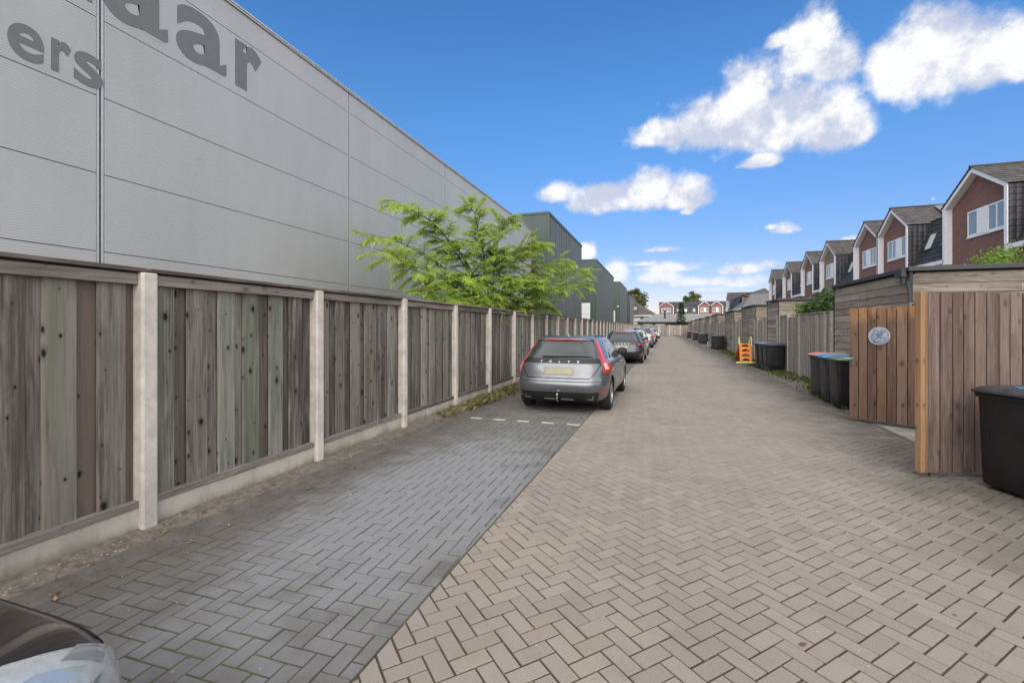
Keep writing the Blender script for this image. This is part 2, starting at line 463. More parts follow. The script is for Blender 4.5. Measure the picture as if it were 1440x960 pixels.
m_conc = plain('weathered_concrete', (0.40, 0.375, 0.33), 0.9, var=0.14, scale=9, bump=0.3)
m_kerb = plain('dirty_kerb_concrete', (0.118, 0.104, 0.088), 0.95, var=0.22, scale=5, bump=0.4)
m_verge, t, b = material('gritty_dirt')
v = t.pos(); f = t.noise(v, 1.3, 6, 0.62); f2 = t.noise(v, 14, 6, 0.7); f3 = t.noise(v, 90, 3)
col = t.mix(t.ramp(f2, 0.35, 0.65), (0.11, 0.09, 0.07), (0.21, 0.175, 0.14))
col = t.mix(t.ramp(f, 0.52, 0.66, 0, 0.75), col, (0.085, 0.095, 0.032))
vo = t.n('ShaderNodeTexVoronoi'); t.set(vo, 'Vector', v); t.set(vo, 'Scale', 42.0)
gs = t.math('MULTIPLY', t.math('LESS_THAN', vo.outputs['Distance'], 0.33), t.math('GREATER_THAN', t.sep(vo.outputs['Color'])[0], 0.74))
col = t.mix(t.math('MULTIPLY', gs, 0.8), col, t.mix(t.sep(vo.outputs['Color'])[1], (0.2, 0.16, 0.13), (0.46, 0.42, 0.37)))
t.set(b, 'Base Color', col); b.inputs['Roughness'].default_value = 1.0
t.set(b, 'Normal', t.bump(t.math('ADD', f3, t.math('MULTIPLY', gs, 1.5)), 0.6, 0.012))
m_slab, t, b = material('grey_slab')
v = t.pos(); f = t.noise(v, 1.6, 6, 0.6); f2 = t.noise(v, 30, 4); x, y, z = t.sep(v)
gx = t.math('ABSOLUTE', t.math('SUBTRACT', t.math('FRACT', t.math('MULTIPLY', x, 1/.4)), 0.5))
gy = t.math('ABSOLUTE', t.math('SUBTRACT', t.math('FRACT', t.math('MULTIPLY', y, 1/.4)), 0.5))
jn = t.math('GREATER_THAN', t.math('MAXIMUM', gx, gy), 0.488)
col = t.mix(t.ramp(f, 0.3, 0.7), (0.17, 0.15, 0.125), (0.29, 0.265, 0.235))
col = t.mix(t.ramp(f2, 0.5, 0.8, 0, 0.4), col, (0.12, 0.1, 0.08))
col = t.mix(t.math('MULTIPLY', jn, 0.8), col, (0.06, 0.055, 0.04))
t.set(b, 'Base Color', col); b.inputs['Roughness'].default_value = 0.92
t.set(b, 'Normal', t.bump(f2, 0.25, 0.008))

# left edge: grit bank, low kerb; right edge: flush edging, dirt verge with slabs at the garden gates
def strip(name, pts, mat, y0=-3.0, y1=YEND, step=0.25, jit=0.006, kind='structure'):
    """pts: cross-section (x,z); lofted along y with a little unevenness"""
    mb = MB(); n = len(pts); ys = np.arange(y0, y1+step, step); vs = []; fs = []
    for i, yy in enumerate(ys):
        for (x, z) in pts:
            vs.append((x+mnoise.noise((x*3, yy*.9, 1))*jit*2, float(yy), z+mnoise.noise((x*9, yy*1.7, 5))*jit))
    for i in range(len(ys)-1):
        for k in range(n-1):
            fs.append((i*n+k, i*n+k+1, (i+1)*n+k+1, (i+1)*n+k))
    mb.add(vs, fs)
    return tag(mb.build(name, mat, smooth=True), kind=kind)
strip('gravel_bank', [(-3.99,0.10),(-3.9,0.075),(-3.8,0.06),(-3.72,0.05),(-3.655,0.035)], m_verge, jit=0.014, step=0.12)
strip('kerb', [(-3.66,-0.02),(-3.66,0.046),(-3.62,0.048),(-3.59,0.004),(LX+.05,0.002),(LX+.07,-0.02)], m_kerb, jit=0.003)
strip('edging', [(RX-.002,-0.02),(RX+.003,0.004),(RX+.06,0.005),(RX+.062,-0.02)], m_kerb, jit=0.002)
strip('verge', [(RX+.058,-0.002),(3.7,0.006),(3.95,0.012),(4.2,0.02),(4.6,0.03)], m_verge, y0=10.0, jit=0.02)
g = MB(); g.box(RX+.06, 9.0, -3, 10.0, -0.04, 0.002); tag(g.build('garden_path', m_slab), kind='structure')

m_paint = plain('worn_white_paint', (0.42, 0.41, 0.39), 0.8, var=0.16, scale=14)
g = MB()
for i in range(5):
    x = -3.30+i*0.445
    g.box(x, x+0.215, 7.60, 7.69, 0.0008, 0.005)
tag(g.build('bay_marking', m_paint), kind='structure')

# ================================================================== LEFT FENCE
m_fence = wood('weathered_fence_board', (0.068, 0.058, 0.050), (0.30, 0.28, 0.25), tint=(0.145, 0.175, 0.118), tint_amt=0.6, red=0.4, redcol=(0.14, 0.10, 0.078), contrast=1.0, kscale=1.2)
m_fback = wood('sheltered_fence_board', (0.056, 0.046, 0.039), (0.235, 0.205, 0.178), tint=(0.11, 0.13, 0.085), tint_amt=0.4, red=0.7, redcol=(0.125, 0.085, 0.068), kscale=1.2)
m_rail = wood('weathered_rail', (0.085, 0.066, 0.056), (0.27, 0.23, 0.205), grain='y', knots=0.4)
m_post = plain('pale_concrete_post', (0.56, 0.505, 0.45), 0.9, var=0.13, scale=7, bump=0.25)
m_base, t, b = material('stained_concrete_board')
v = t.pos(); f = t.noise(t.vmath('MULTIPLY', v, (3, 3, 1.2)), 1, 6, 0.65); f2 = t.noise(v, 45, 4); x, y, z = t.sep(v)
up = t.math('ADD', z, t.math('MULTIPLY', f, 0.2))
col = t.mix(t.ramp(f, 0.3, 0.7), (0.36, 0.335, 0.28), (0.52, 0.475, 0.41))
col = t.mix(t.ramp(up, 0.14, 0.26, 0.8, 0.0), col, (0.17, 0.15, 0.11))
col = t.mix(t.ramp(f2, 0.55, 0.75, 0, 0.35), col, (0.2, 0.18, 0.13))
t.set(b, 'Base Color', col); b.inputs['Roughness'].default_value = 0.95; t.set(b, 'Normal', t.bump(f2, 0.3, 0.006))
FX = -3.92; PITCH = 1.90; PY0 = 2.54
fence = thing('timber_fence', 'long weathered timber fence with pale concrete posts along the left of the alley', 'fence', (FX, 0, 0))
nP = 48
for i in range(-3, nP):
    y = PY0+i*PITCH
    g = MB()
    lean = rng.gauss(0, 0.004)
    g.prism([(FX-.07, y-.058), (FX+.055, y-.062), (FX+.068, y-.045), (FX+.068, y+.045), (FX+.055, y+.062), (FX-.07, y+.058)], 0.0, 2.085+rng.gauss(0,.006), 'z')
    g.build('fence_post', m_post, fence, bevel=0.006 if i < 6 else 0)
    ya, yb = y+.064, y+PITCH-.064
    pn = MB(); yy = ya+.002; k = rng.randint(0, 1)
    while yy < yb-.02:
        if k % 2 == 0: wdt, xo = rng.choice((.165, .175, .18)), 0.0
        else: wdt, xo = rng.choice((.10, .12, .135)), -0.028
        ye = min(yy+wdt, yb-.002)
        if yb-ye < .05: ye = yb-.002
        xb = FX+xo-.012+rng.gauss(0, .0015)
        z0, z1 = 0.285, 2.0
        tl = rng.gauss(0, 0.004)
        pn.add([(xb-.017,yy-.012,z0),(xb,yy-.012 if k % 2 else yy,z0),(xb+tl,ye+.0 if k % 2 == 0 else ye+.012,z0),(xb-.017,ye+.012,z0),
                (xb-.017,yy-.012,z1),(xb,yy-.012 if k % 2 else yy,z1),(xb+tl,ye+.0 if k % 2 == 0 else ye+.012,z1),(xb-.017,ye+.012,z1)],
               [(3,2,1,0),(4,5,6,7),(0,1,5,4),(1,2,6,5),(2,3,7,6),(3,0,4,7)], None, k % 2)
        yy = ye; k += 1
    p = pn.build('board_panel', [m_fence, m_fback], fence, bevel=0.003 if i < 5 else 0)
    g = MB()
    g.box(FX-.03, FX+.022, ya-.002, yb+.002, 1.985, 2.07); g.box(FX-.06, FX+.05, ya-.05, yb+.05, 2.086, 2.118)
    g.box(FX-.05, FX-.02, ya-.05, yb+.05, 2.02, 2.086)
    g.build('top_rail', m_rail, fence, bevel=0.004 if i < 5 else 0)
    g = MB(); g.box(FX-.035, FX+.03, ya, yb, 0.235, 0.292); g.build('bottom_rail', m_rail, fence, bevel=0.004 if i < 5 else 0)
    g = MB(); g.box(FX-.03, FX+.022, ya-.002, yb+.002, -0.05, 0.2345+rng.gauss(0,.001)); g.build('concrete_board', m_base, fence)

# ================================================================== WAREHOUSE
WX = -7.5
m_panel, t, b = material('ribbed_grey_panel')
v = t.pos(); x, y, z = t.sep(v)
wv = t.math('SINE', t.math('MULTIPLY', z, 2*math.pi/0.034))
f = t.noise(t.vmath('MULTIPLY', v, (0.5, 0.5, 0.25)), 1.0, 5); f2 = t.noise(t.vmath('MULTIPLY', v, (2, 2, 0.5)), 1.0, 6)
r = t.attr()
col = t.mix(t.ramp(t.math('ADD', t.math('MULTIPLY', f, .6), t.math('MULTIPLY', f2, .4)), 0.35, 0.65), (0.39, 0.388, 0.39), (0.445, 0.443, 0.445))
col = t.mix(t.math('MULTIPLY', r, 0.25), col, (0.43, 0.43, 0.43))
t.set(b, 'Base Color', col); b.inputs['Roughness'].default_value = 0.42; b.inputs['Metallic'].default_value = 0.1
t.set(b, 'Normal', t.bump(wv, 0.16, 0.003))
m_gap = plain('dark_gap', (0.03, 0.03, 0.032), 0.8)
m_trim = plain('pale_grey_trim', (0.50, 0.50, 0.51), 0.45, metal=0.2, var=0.05)
m_letter = plain('grey_lettering', (0.15, 0.155, 0.16), 0.6, var=0.05)
wh = thing('warehouse', 'large plain grey metal clad warehouse with dark lettering behind the fence', 'warehouse', (WX, 12, 0))
seams = [-7.5, -1.6, 4.28, 9.63, 15.0, 20.6, 26.55]
rows = [0.0, 0.54, 1.63, 2.715, 3.805, 4.89, 5.98, 7.07, 7.56]
g = MB()
for a, bq in zip(seams[:-1], seams[1:]):
    wide = .05
    for z0, z1 in zip(rows[:-1], rows[1:]):
        g.box(WX-.1, WX, a+wide, bq-wide, z0+.006, z1-.006)
wall = g.build('wall', m_panel, wh)
g = MB(); g.box(WX-30, WX-.012, -7.5, 26.53, 0, 7.54); g.build('wall_core', m_gap, wh)
for s_ in seams[1:-1]:
    for e_ in (-.042, .012):
        g = MB(); g.box(WX-.09, WX-.006, s_+e_, s_+e_+.03, 0, 7.56); g.build('seam_trim', m_trim, wh)
g = MB(); g.box(WX-.1, WX+.004, 26.5, 26.62, 0, 7.56); g.build('corner_trim', m_trim, wh)
g = MB(); g.box(WX-.15, WX+.03, -7.5, 26.63, 7.562, 7.64); g.box(WX-.09, WX+.045, -7.5, 26.63, 7.60, 7.625); g.build('roof_edge', m_trim, wh)
g = MB(); g.box(WX-30, WX-.152, -7.5, 26.6, 7.545, 7.60); g.build('roof', plain('grey_roofing', (0.2,0.2,0.2), 0.9), wh)
g = MB(); g.box(WX-30, WX-.02, 26.56, 26.60, 0, 7.56); g.build('end_wall', m_panel, wh)
# flood lamp under the eave
la = thing('wall_floodlight', 'small dark floodlight bracketed under the eave of the grey warehouse', 'lamp', (WX, 22.6, 6.9))
g = MB(); g.box(0.0, 0.06, -.06, .06, -.05, .15); g.tube([(0.05,0,0.08),(0.28,0,0.12)], .025); g.build('bracket', m_trim, la, world=False)
g = MB(); g.prism([(0.18,0.02),(0.52,-.03),(0.55,.05),(0.3,.16),(0.18,.14)], -.16, .16, 'y'); g.build('lamp_head', plain('charcoal_housing', (.05,.05,.055), .5), la, world=False)
g = MB(); g.box(0.24,0.5,-.13,.13,-.04,-.02); g.build('lamp_glass', plain('lamp_lens', (.5,.5,.48), .2), la, world=False)
# ------------------------------------------------------------------ lettering on the warehouse
def letter(ch, ya, yb, za, zb, parent, off, x=WX):
    """one raised flat letter on a wall that faces +x, filling the box ya..yb, za..zb; it reads along +y"""
    cu = bpy.data.curves.new('letter', 'FONT'); cu.body = ch; cu.size = 1.0; cu.extrude = 0.004; cu.offset = off
    cu.resolution_u = 10
    o = bpy.data.objects.new('tmp', cu); C.objects.link(o)
    dg = bpy.context.evaluated_depsgraph_get()
    me = bpy.data.meshes.new_from_object(o.evaluated_get(dg))
    bpy.data.objects.remove(o); me.name = 'letter'
    me.materials.clear(); me.materials.append(m_letter)
    q = parent.location
    xs = [v.co.x for v in me.vertices]; ys = [v.co.y for v in me.vertices]
    for v in me.vertices:
        X_, Y_, Z_ = v.co
        v.co = Vector((x+0.0045+Z_*.3, ya+(X_-min(xs))/(max(xs)-min(xs))*(yb-ya), za+(Y_-min(ys))/(max(ys)-min(ys))*(zb-za)))-q
    ob = bpy.data.objects.new('letter', me); C.objects.link(ob); ob.parent = parent
    return ob
for ch, ya, yb, za, zb, off in (('e',3.32,3.665,4.965,5.40,.02),('r',3.735,3.945,4.985,5.41,.03),('s',3.975,4.31,4.965,5.415,.022),
                       ('l',3.93,4.18,6.14,7.40,.05),('a',4.30,5.20,6.12,7.03,.024),('a',5.33,6.23,6.12,7.03,.024),('r',6.41,6.99,6.14,7.02,.05)):
    letter(ch, ya, yb, za, zb, wh, off)

# ================================================================== GREEN HALLS
m_green, t, b = material('green_profiled_sheet')
v = t.pos(); x, y, z = t.sep(v)
f = t.noise(t.vmath('MULTIPLY', v, (0.4, 0.4, 0.15)), 1, 4); f2 = t.noise(t.vmath('MULTIPLY', v, (2.5, 2.5, 0.2)), 1, 5)
t.set(b, 'Base Color', t.mix(t.ramp(t.math('ADD', t.math('MULTIPLY', f, .5), t.math('MULTIPLY', f2, .5)), .35, .65), (0.098, 0.112, 0.105), (0.12, 0.135, 0.128)))
b.inputs['Roughness'].default_value = 0.5
m_green2 = plain('deep_green_sheet', (0.045, 0.072, 0.062), 0.5, var=0.06)
m_dkgrey = plain('anthracite_sheet', (0.045, 0.05, 0.062), 0.5, var=0.06)
m_lgrey = plain('grey_sheet', (0.17, 0.165, 0.165), 0.55, var=0.08)
m_white = plain('white_paint', (0.78, 0.78, 0.77), 0.45, var=0.03)
m_whited = plain('off_white_door', (0.66, 0.66, 0.64), 0.5, var=0.04)
def hall(y0, y1, h, x1, label, mats, door=None, ribs=0.62, xback=14):
    r_ = thing('industrial_hall', label, 'hall', (x1, y0, 0), group=None)
    g = MB(); yy = y0
    while yy < y1-.01:      # standing ribs of the profiled cladding
        ye = min(yy+ribs, y1)
        g.prism([(x1-.1, yy), (x1, yy), (x1, yy+(ye-yy)*.55), (x1-.035, yy+(ye-yy)*.62), (x1-.035, ye-.03), (x1-.03, ye), (x1-.1, ye)], 0, h, 'z', rnd=rng.random())
        yy = ye
    g.box(x1-xback, x1-.1, y0+.06, y1, 0, h-.02)
    g.build('side_wall', mats[0], r_)
    g = MB(); xx = x1-.1
    while xx > x1-xback:
        g.box(xx-.88, xx-.012, y0, y0+.05, 0, h, None); xx -= .9
    g.box(x1-xback, x1-.1, y0+.012, y0+.052, 0, h-.01)
    g.build('end_wall', mats[1], r_)
    g = MB(); g.box(x1-xback, x1+.03, y0-.04, y1+.03, h+.002, h+.14); g.box(x1-.1, x1+.02, y0-.03, y0+.0, 0, h)
    g.build('edge_trim', mats[2], r_)
    if door:
        d0, d1, dz = door
        g = MB(); n = 7
        for i in range(n):
            g.box(d0, d1, y0-.035, y0-.008, .05+i*dz/n, .05+(i+1)*dz/n-.015)
        dd = g.build('loading_door', m_whited, r_)
        g = MB(); g.box(d0-.12, d0-.002, y0-.06, y0-.003, 0, dz+.2); g.box(d1+.002, d1+.12, y0-.06, y0-.003, 0, dz+.2); g.box(d0, d1, y0-.06, y0-.003, dz+.06, dz+.2)
        g.build('door_frame', mats[1], dd)
        g = MB(); g.box((d0+d1)/2-.1, (d0+d1)/2+.1, y0-.045, y0-.036, 2.9, 3.15); g.build('door_window', m_gap, dd)
    return r_
hall(27.0, 39.2, 8.55, -6.5, 'tallest looking green metal hall right behind the grey warehouse', (m_green, m_green2, m_green2))
hall(48.4, 67.0, 8.70, -6.5, 'middle green metal hall with a wide white loading door in its end', (m_green, m_green2, m_green2), door=(-9.3, -7.15, 4.2))
hall(77.3, 93.0, 9.1, -6.5, 'farther green metal hall with a narrow pale loading door', (m_green, m_green2, m_green2), door=(-8.6, -7.3, 4.4))
hall(102.5, 129.0, 8.7, -6.5, 'farthest grey hall with an anthracite end beyond the green ones', (m_lgrey, m_dkgrey, m_dkgrey))
# lamp beside the door of the farther hall
la = thing('wall_lamp', 'tiny white lamp on the end wall of the farther green hall', 'lamp', (-6.8, 77.24, 5.1))
g = MB(); g.box(-.06,.06,-.06,.0,-.08,.08); g.build('bracket', m_gap, la, world=False)
g = MB(); g.lathe([(0.02,-.30),(.12,-.27),(.12,-.15),(.05,-.07)], 12, 'y'); g.build('lamp_head', m_white, la, world=False, smooth=True)

# ================================================================== SHEDS AND FENCES ON THE RIGHT
m_clad = wood('weathered_cladding', (0.17, 0.14, 0.115), (0.42, 0.37, 0.32), grain='y', knots=0.35, red=0.35, redcol=(0.16, 0.115, 0.09), contrast=1.1)
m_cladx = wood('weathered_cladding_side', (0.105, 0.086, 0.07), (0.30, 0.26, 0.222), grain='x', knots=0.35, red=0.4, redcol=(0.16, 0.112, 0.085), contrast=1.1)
m_vert = wood('grey_fence_board', (0.17, 0.147, 0.125), (0.40, 0.36, 0.32), grain='z', knots=0.3, red=0.3, redcol=(0.14, 0.1, 0.08))
m_vpost = plain('grey_timber_post', (0.33, 0.305, 0.27), 0.9, var=0.16, scale=12, bump=0.2)
m_roofed = plain('anthracite_roof_trim', (0.035, 0.038, 0.044), 0.55, var=0.1)
m_felt = plain('grey_roofing_felt', (0.10, 0.10, 0.10), 0.95, var=0.15)
def shed(x, y0, y1, h, label, depth=3.1, downpipe=False, sidedoor=False, bh=0.168, trim=True):
    r_ = thing('garden_shed', label, 'shed', (x, (y0+y1)/2, 0), group='timber sheds along the right of the alley')
    n = int((h-.12)/bh); bh = (h-.12)/n
    g = MB()
    for k in range(n):
        za, zb = .06+k*bh, .06+(k+1)*bh
        ys = [y0+.03, y1-.03]
        if y1-y0 > 3: ys = [y0+.03, y0+(y1-y0)*rng.choice((.38,.5,.62)), y1-.03]
        for a, c in zip(ys[:-1], ys[1:]):
            g.prism([(x+.03, za+.002), (x-.004+rng.gauss(0,.0015), za+.002), (x-.004+rng.gauss(0,.001), za+.02), (x+.008, zb-.004), (x+.03, zb-.004)], a+.0015, c-.0015, 'y') if False else \
            g.add([(x+.03,a+.001,za),(x-.006,a+.001,za+.002),(x+.006,a+.001,zb-.003),(x+.03,a+.001,zb-.003),(x+.03,c-.001,za),(x-.006,c-.001,za+.002),(x+.006,c-.001,zb-.003),(x+.03,c-.001,zb-.003)],
                  [(0,1,2,3),(7,6,5,4),(1,5,6,2),(0,4,5,1),(2,6,7,3),(3,7,4,0)])
    g.box(x+.03, x+.08, y0+.09, y1-.09, .03, h-.03, .5)
    g.build('front_cladding', m_clad, r_, fixn=True)
    g = MB()
    for yy, sg in ((y0, 1), (y1, -1)):
        for k in range(n):
            za, zb = .06+k*bh, .06+(k+1)*bh
            jx = [x+.035, x+rng.choice((1.2,1.6,1.9)), x+depth]
            for a, c in zip(jx[:-1], jx[1:]):
                g.add([(a+.001,yy+sg*.036,za),(a+.001,yy,za+.002),(a+.001,yy+sg*.012,zb-.003),(a+.001,yy+sg*.036,zb-.003),(c-.001,yy+sg*.036,za),(c-.001,yy,za+.002),(c-.001,yy+sg*.012,zb-.003),(c-.001,yy+sg*.036,zb-.003)],
                      [(0,1,2,3),(7,6,5,4),(1,5,6,2),(0,4,5,1),(2,6,7,3),(3,7,4,0)])
        g.box(x+.09, x+depth, min(yy+sg*.036, yy+sg*.08), max(yy+sg*.036, yy+sg*.08), .03, h-.03, .5)
    g.box(x+depth, x+depth+.05, y0+.04, y1-.04, .03, h-.03, .5)
    g.build('side_cladding', m_cladx, r_)
    g = MB(); g.box(x-.05, x+depth+.06, y0-.05, y1+.05, h-.005, h+.075); g.build('roof_edge', m_roofed, r_, bevel=.006)
    g = MB(); g.box(x+.02, x+depth, y0+.02, y1-.02, h+.05, h+.085); g.build('roof', m_felt, r_)
    if trim:
        for yy in (y0-.006, y1-.024):
            g = MB(); g.box(x-.014, x+.034, yy, yy+.03, .02, h-.01); g.build('corner_trim', m_gap, r_)
    if downpipe:
        g = MB(); g.box(x-.13, x-.055, y0+.02, y0+.30, h-.10, h+.05); g.box(x-.10, x-.06, y0+.06, y0+.14, h-.24, h-.10)
        g.tube([(x-.05, y0-.03, h-.2), (x-.03, y0-.035, h-.45), (x-.03, y0-.035, .05)], .028, 8); g.build('downpipe', m_roofed, r_)
    if sidedoor:
        a, c = x+1.78, x+2.72
        g = MB(); g.box(a, c, y0-.05, y0-.012, .06, 2.22); dd = g.build('door', m_vert, r_)
        g = MB(); g.box(a-.09, a-.002, y0-.075, y0-.004, .05, 2.36); g.box(c+.002, c+.09, y0-.075, y0-.004, .05, 2.36); g.box(a, c, y0-.075, y0-.004, 2.225, 2.36); g.build('door_frame', m_white, dd)
    return r_
SX = 4.42
shed(SX, 10.39, 14.33, 2.70, 'large near timber shed behind the brown gates, black rainwater box at its corner', downpipe=True, sidedoor=True)
shed(SX+.02, 20.6, 22.55, 2.72, 'narrow timber shed behind the black bins beside the orange slide')
shed(SX+.05, 25.5, 29.4, 2.72, 'timber shed behind and beyond the orange slide')
shed(SX+.1, 33.0, 36.9, 2.70, 'timber shed beside the teal lidded bins')
shed(SX+.16, 43.0, 47.0, 2.72, 'timber shed behind the child sized bicycle')
shed(SX+.22, 51.0, 55.0, 2.72, 'timber shed between the child bicycle and the far pair of bins')
shed(SX+.3, 61.0, 65.0, 2.72, 'timber shed behind the far bin with a pale lid')
shed(SX+.36, 69.0, 73.0, 2.72, 'second timber shed from the far end of the alley')
shed(SX+.45, 81.0, 85.0, 2.72, 'timber shed nearest the fence across the far end of the alley')

m_steel = plain('brushed_steel', (0.55, 0.55, 0.55), 0.3, metal=1.0, var=0.05)
def board_fence(x, y0, y1, h, label, posts, door=None, x1=None):
    x1 = x if x1 is None else x1
    r_ = thing('garden_fence', label, 'fence', (x, (y0+y1)/2, 0), group='vertical board fences along the right of the alley')
    fx = lambda y: x+(x1-x)*(y-y0)/(y1-y0)
    cuts = sorted([y0]+list(posts)+[y1])
    for a, c in zip(cuts[:-1], cuts[1:]):
        if c-a < .25: continue
        dy = door and door[0] <= (a+c)/2 <= door[1]
        g = MB(); yy = a+.055
        hh = h-(.05 if dy else 0)
        while yy < c-.06:
            wd = min(rng.choice((.095,.12,.14)), c-.055-yy)
            xo = rng.choice((0,.0,-.008)); X_ = fx(yy)
            g.box(X_+xo, X_+xo+.02, yy+.0015, yy+wd-.0015, .07, hh+rng.gauss(0,.003)); yy += wd
        p = g.build('gate_leaf' if dy else 'board_panel', m_vert, r_)
        for zz in (.35, 1.05, h-.3):
            g = MB(); g.box(fx((a+c)/2)+.022, fx((a+c)/2)+.06, a+.05, c-.05, zz, zz+.07); g.build('cross_rail', m_vpost, p)
        if dy:
            X_ = fx(a)
            g = MB(); g.box(X_-.016, X_-.002, c-.18, c-.13, .98, 1.16); g.tube([(X_-.014,c-.155,1.08),(X_-.06,c-.155,1.08),(X_-.062,c-.30,1.08)], .011, 6)
            g.build('handle', m_steel, p)
        else:
            g = MB(); g.box(fx(a)-.03, fx(a)+.05, a+.05, c-.05, h+.008, h+.035); g.build('cap_rail', m_vpost, p)
    for yy in list(posts)+[y0+.06, y1-.06]:
        g = MB(); X_ = fx(yy); g.box(X_-.045, X_+.045, yy-.045, yy+.045, 0, h+.02+rng.uniform(0,.03)); g.build('fence_post', m_vpost, r_, bevel=.004)
    return r_
FXR = 4.40
board_fence(FXR, 14.38, 20.56, 2.06, 'board fence with a handled gate under the dark green climbing shrub', (14.95, 17.45, 18.9, 20.1), door=(17.5, 18.8))
board_fence(FXR+.04, 22.6, 25.45, 2.06, 'short board fence with a gate right behind the orange slide', (23.3, 24.6), door=(23.4, 24.5))
board_fence(FXR+.08, 29.45, 32.95, 2.08, 'board fence just past the orange slide with a small light cap', (30.2, 31.6), door=(30.3, 31.5))
board_fence(FXR+.14, 36.95, 42.95, 2.06, 'long board fence beyond the teal lidded bins', (38.2, 39.5, 40.7, 41.9), door=(39.6, 40.6))
board_fence(FXR+.2, 47.05, 50.95, 2.06, 'board fence by the far pair of dark bins', (48.3, 49.6), door=(48.4, 49.5))
board_fence(FXR+.27, 55.05, 60.95, 2.06, 'board fence between the far bin pair and the lone far bin', (56.5, 58, 59.5), door=(58.1, 59.4))
board_fence(FXR+.34, 65.05, 68.95, 2.06, 'board fence just beyond the pale lidded bin', (66.4, 67.7), door=(66.5, 67.6))
board_fence(FXR+.42, 73.05, 80.95, 2.06, 'board fence beside the last bin of the alley', (74.6, 76.2, 77.8, 79.4), door=(76.3, 77.7))
board_fence(FXR+.5, 85.05, 91.9, 2.06, 'last board fence on the right before the far end', (87, 89, 90.5))
# fence line of the nearest garden, mostly behind the opened gates
board_fence(FXR, 8.66, 10.34, 2.06, 'short board fence behind the opened gate with the round plaque', (), None)
board_fence(FXR+.02, 0.2, 5.0, 2.06, 'board fence right of the viewer, beyond the foreground bin', (1.8, 3.4), None)

# fence across the far end
r_ = thing('end_fence', 'board fence with pale posts across the far end of the alley', 'fence', (2, 92, 0))
xs = [-4.2+1.9*k for k in range(6)]
for a, c in zip(xs[:-1], xs[1:]):
    g = MB(); xx = a+.06
    while xx < c-.07:
        wd = min(rng.choice((.12,.15)), c-.06-xx); g.box(xx+.002, xx+wd-.002, 92, 92.02, .1, 2.02); xx += wd
    g.build('board_panel', m_vert, r_)
for a in xs:
    g = MB(); g.box(a-.06, a+.06, 91.95, 92.08, 0, 2.1); g.build('fence_post', m_post, r_)

# ------------------------------------------------------------------ the two opened gates
m_gate = wood('brown_gate_board', (0.086, 0.053, 0.040), (0.205, 0.143, 0.113), grain='z', knots=0.5, stain=(2.02, 2.24, .85, (0.17, 0.085, 0.04), (0.36, 0.19, 0.095)), red=0.5, redcol=(0.15, 0.088, 0.055), kscale=0.8)
m_gateg = wood('greying_gate_board', (0.088, 0.060, 0.050), (0.225, 0.172, 0.148), grain='z', knots=0.45, red=0.45, redcol=(0.16, 0.11, 0.085), kscale=0.8)
m_raw = wood('orange_raw_timber', (0.20, 0.112, 0.055), (0.335, 0.20, 0.11), grain='z', knots=0.4)
m_rawb = wood('reddish_backing', (0.16, 0.065, 0.035), (0.24, 0.11, 0.06), grain='x', knots=0.2)
def gate(free, hinge, h, label, mat, post_free=None, gap=.014, bw=.135, z0=.055, orange_top=False, flip=1):
    f_, h_ = Vector((*free, 0)), Vector((*hinge, 0)); d_ = h_-f_; L = d_.length
    rz = math.atan2(d_.y, d_.x)
    r_ = thing('garden_gate', label, 'gate', (free[0], free[1], 0), rz)
    x = .09 if post_free else 0.0
    g = MB()
    bs = []
    while x < L-.02:
        wd = min(bw*rng.uniform(.92,1.1), L-x); bs.append((x, x+wd-gap)); x += wd
    for (a, c) in bs:
        k = .004
        r0 = rng.random(); zt = h+rng.gauss(0,.004)
        g.prism([(a,-.012),(a+k,-.016),(c-k,-.016),(c,-.012),(c,0),(a,0)], z0, zt, 'z', r0)
    lf = g.build('boards', mat, r_, world=False)
    g = MB(); g.box(.03, L-.01, .041, .055, z0+.02, h-.03); g.build('backing_board', m_rawb, r_, world=False)
    for zz in (.22, .98, h-.28):
        g = MB(); g.box(.02, L, .002, .04, zz, zz+.11); g.build('cross_rail', m_rawb, r_, world=False)
    g = MB(); g.box(L+.005, L+.105, -.03, .07, 0, h+.05); g.build('hinge_post', m_vpost, r_, world=False)
    if post_free:
        g = MB(); g.box(-.005, .045, -.022, .05, z0-.0, h+.012); g.box(.047, .082, -.018, .05, z0, h+.006)
        g.build('free_edge_post', m_raw, r_, world=False, bevel=.003)
        g = MB(); g.tube([(.135, .02, .0), (.135, .02, .30)], .009, 8)
        g.build('drop_bolt', m_gap, r_, world=False)
    return r_
m_raw2 = wood('orange_stained_board_top', (0.155, 0.088, 0.05), (0.33, 0.19, 0.105), grain='z', knots=0.3)
gate((2.70, 6.16), (4.33, 6.78), 2.03, 'foreground greying brown board gate with an orange timber edge, standing open', m_gateg, post_free=True)
G2 = gate((3.17, 9.52), (4.34, 8.62), 1.99, 'brown board gate with orange stained tops and a round plaque, standing open', m_gate, orange_top=True)
g = MB(); g.box(.05,.085,-.03,-.018,.98,1.2); g.tube([(.068,-.028,1.10),(.068,-.075,1.10),(-.05,-.078,1.105)], .01, 8); g.build('handle', m_steel, G2, world=False, smooth=True)
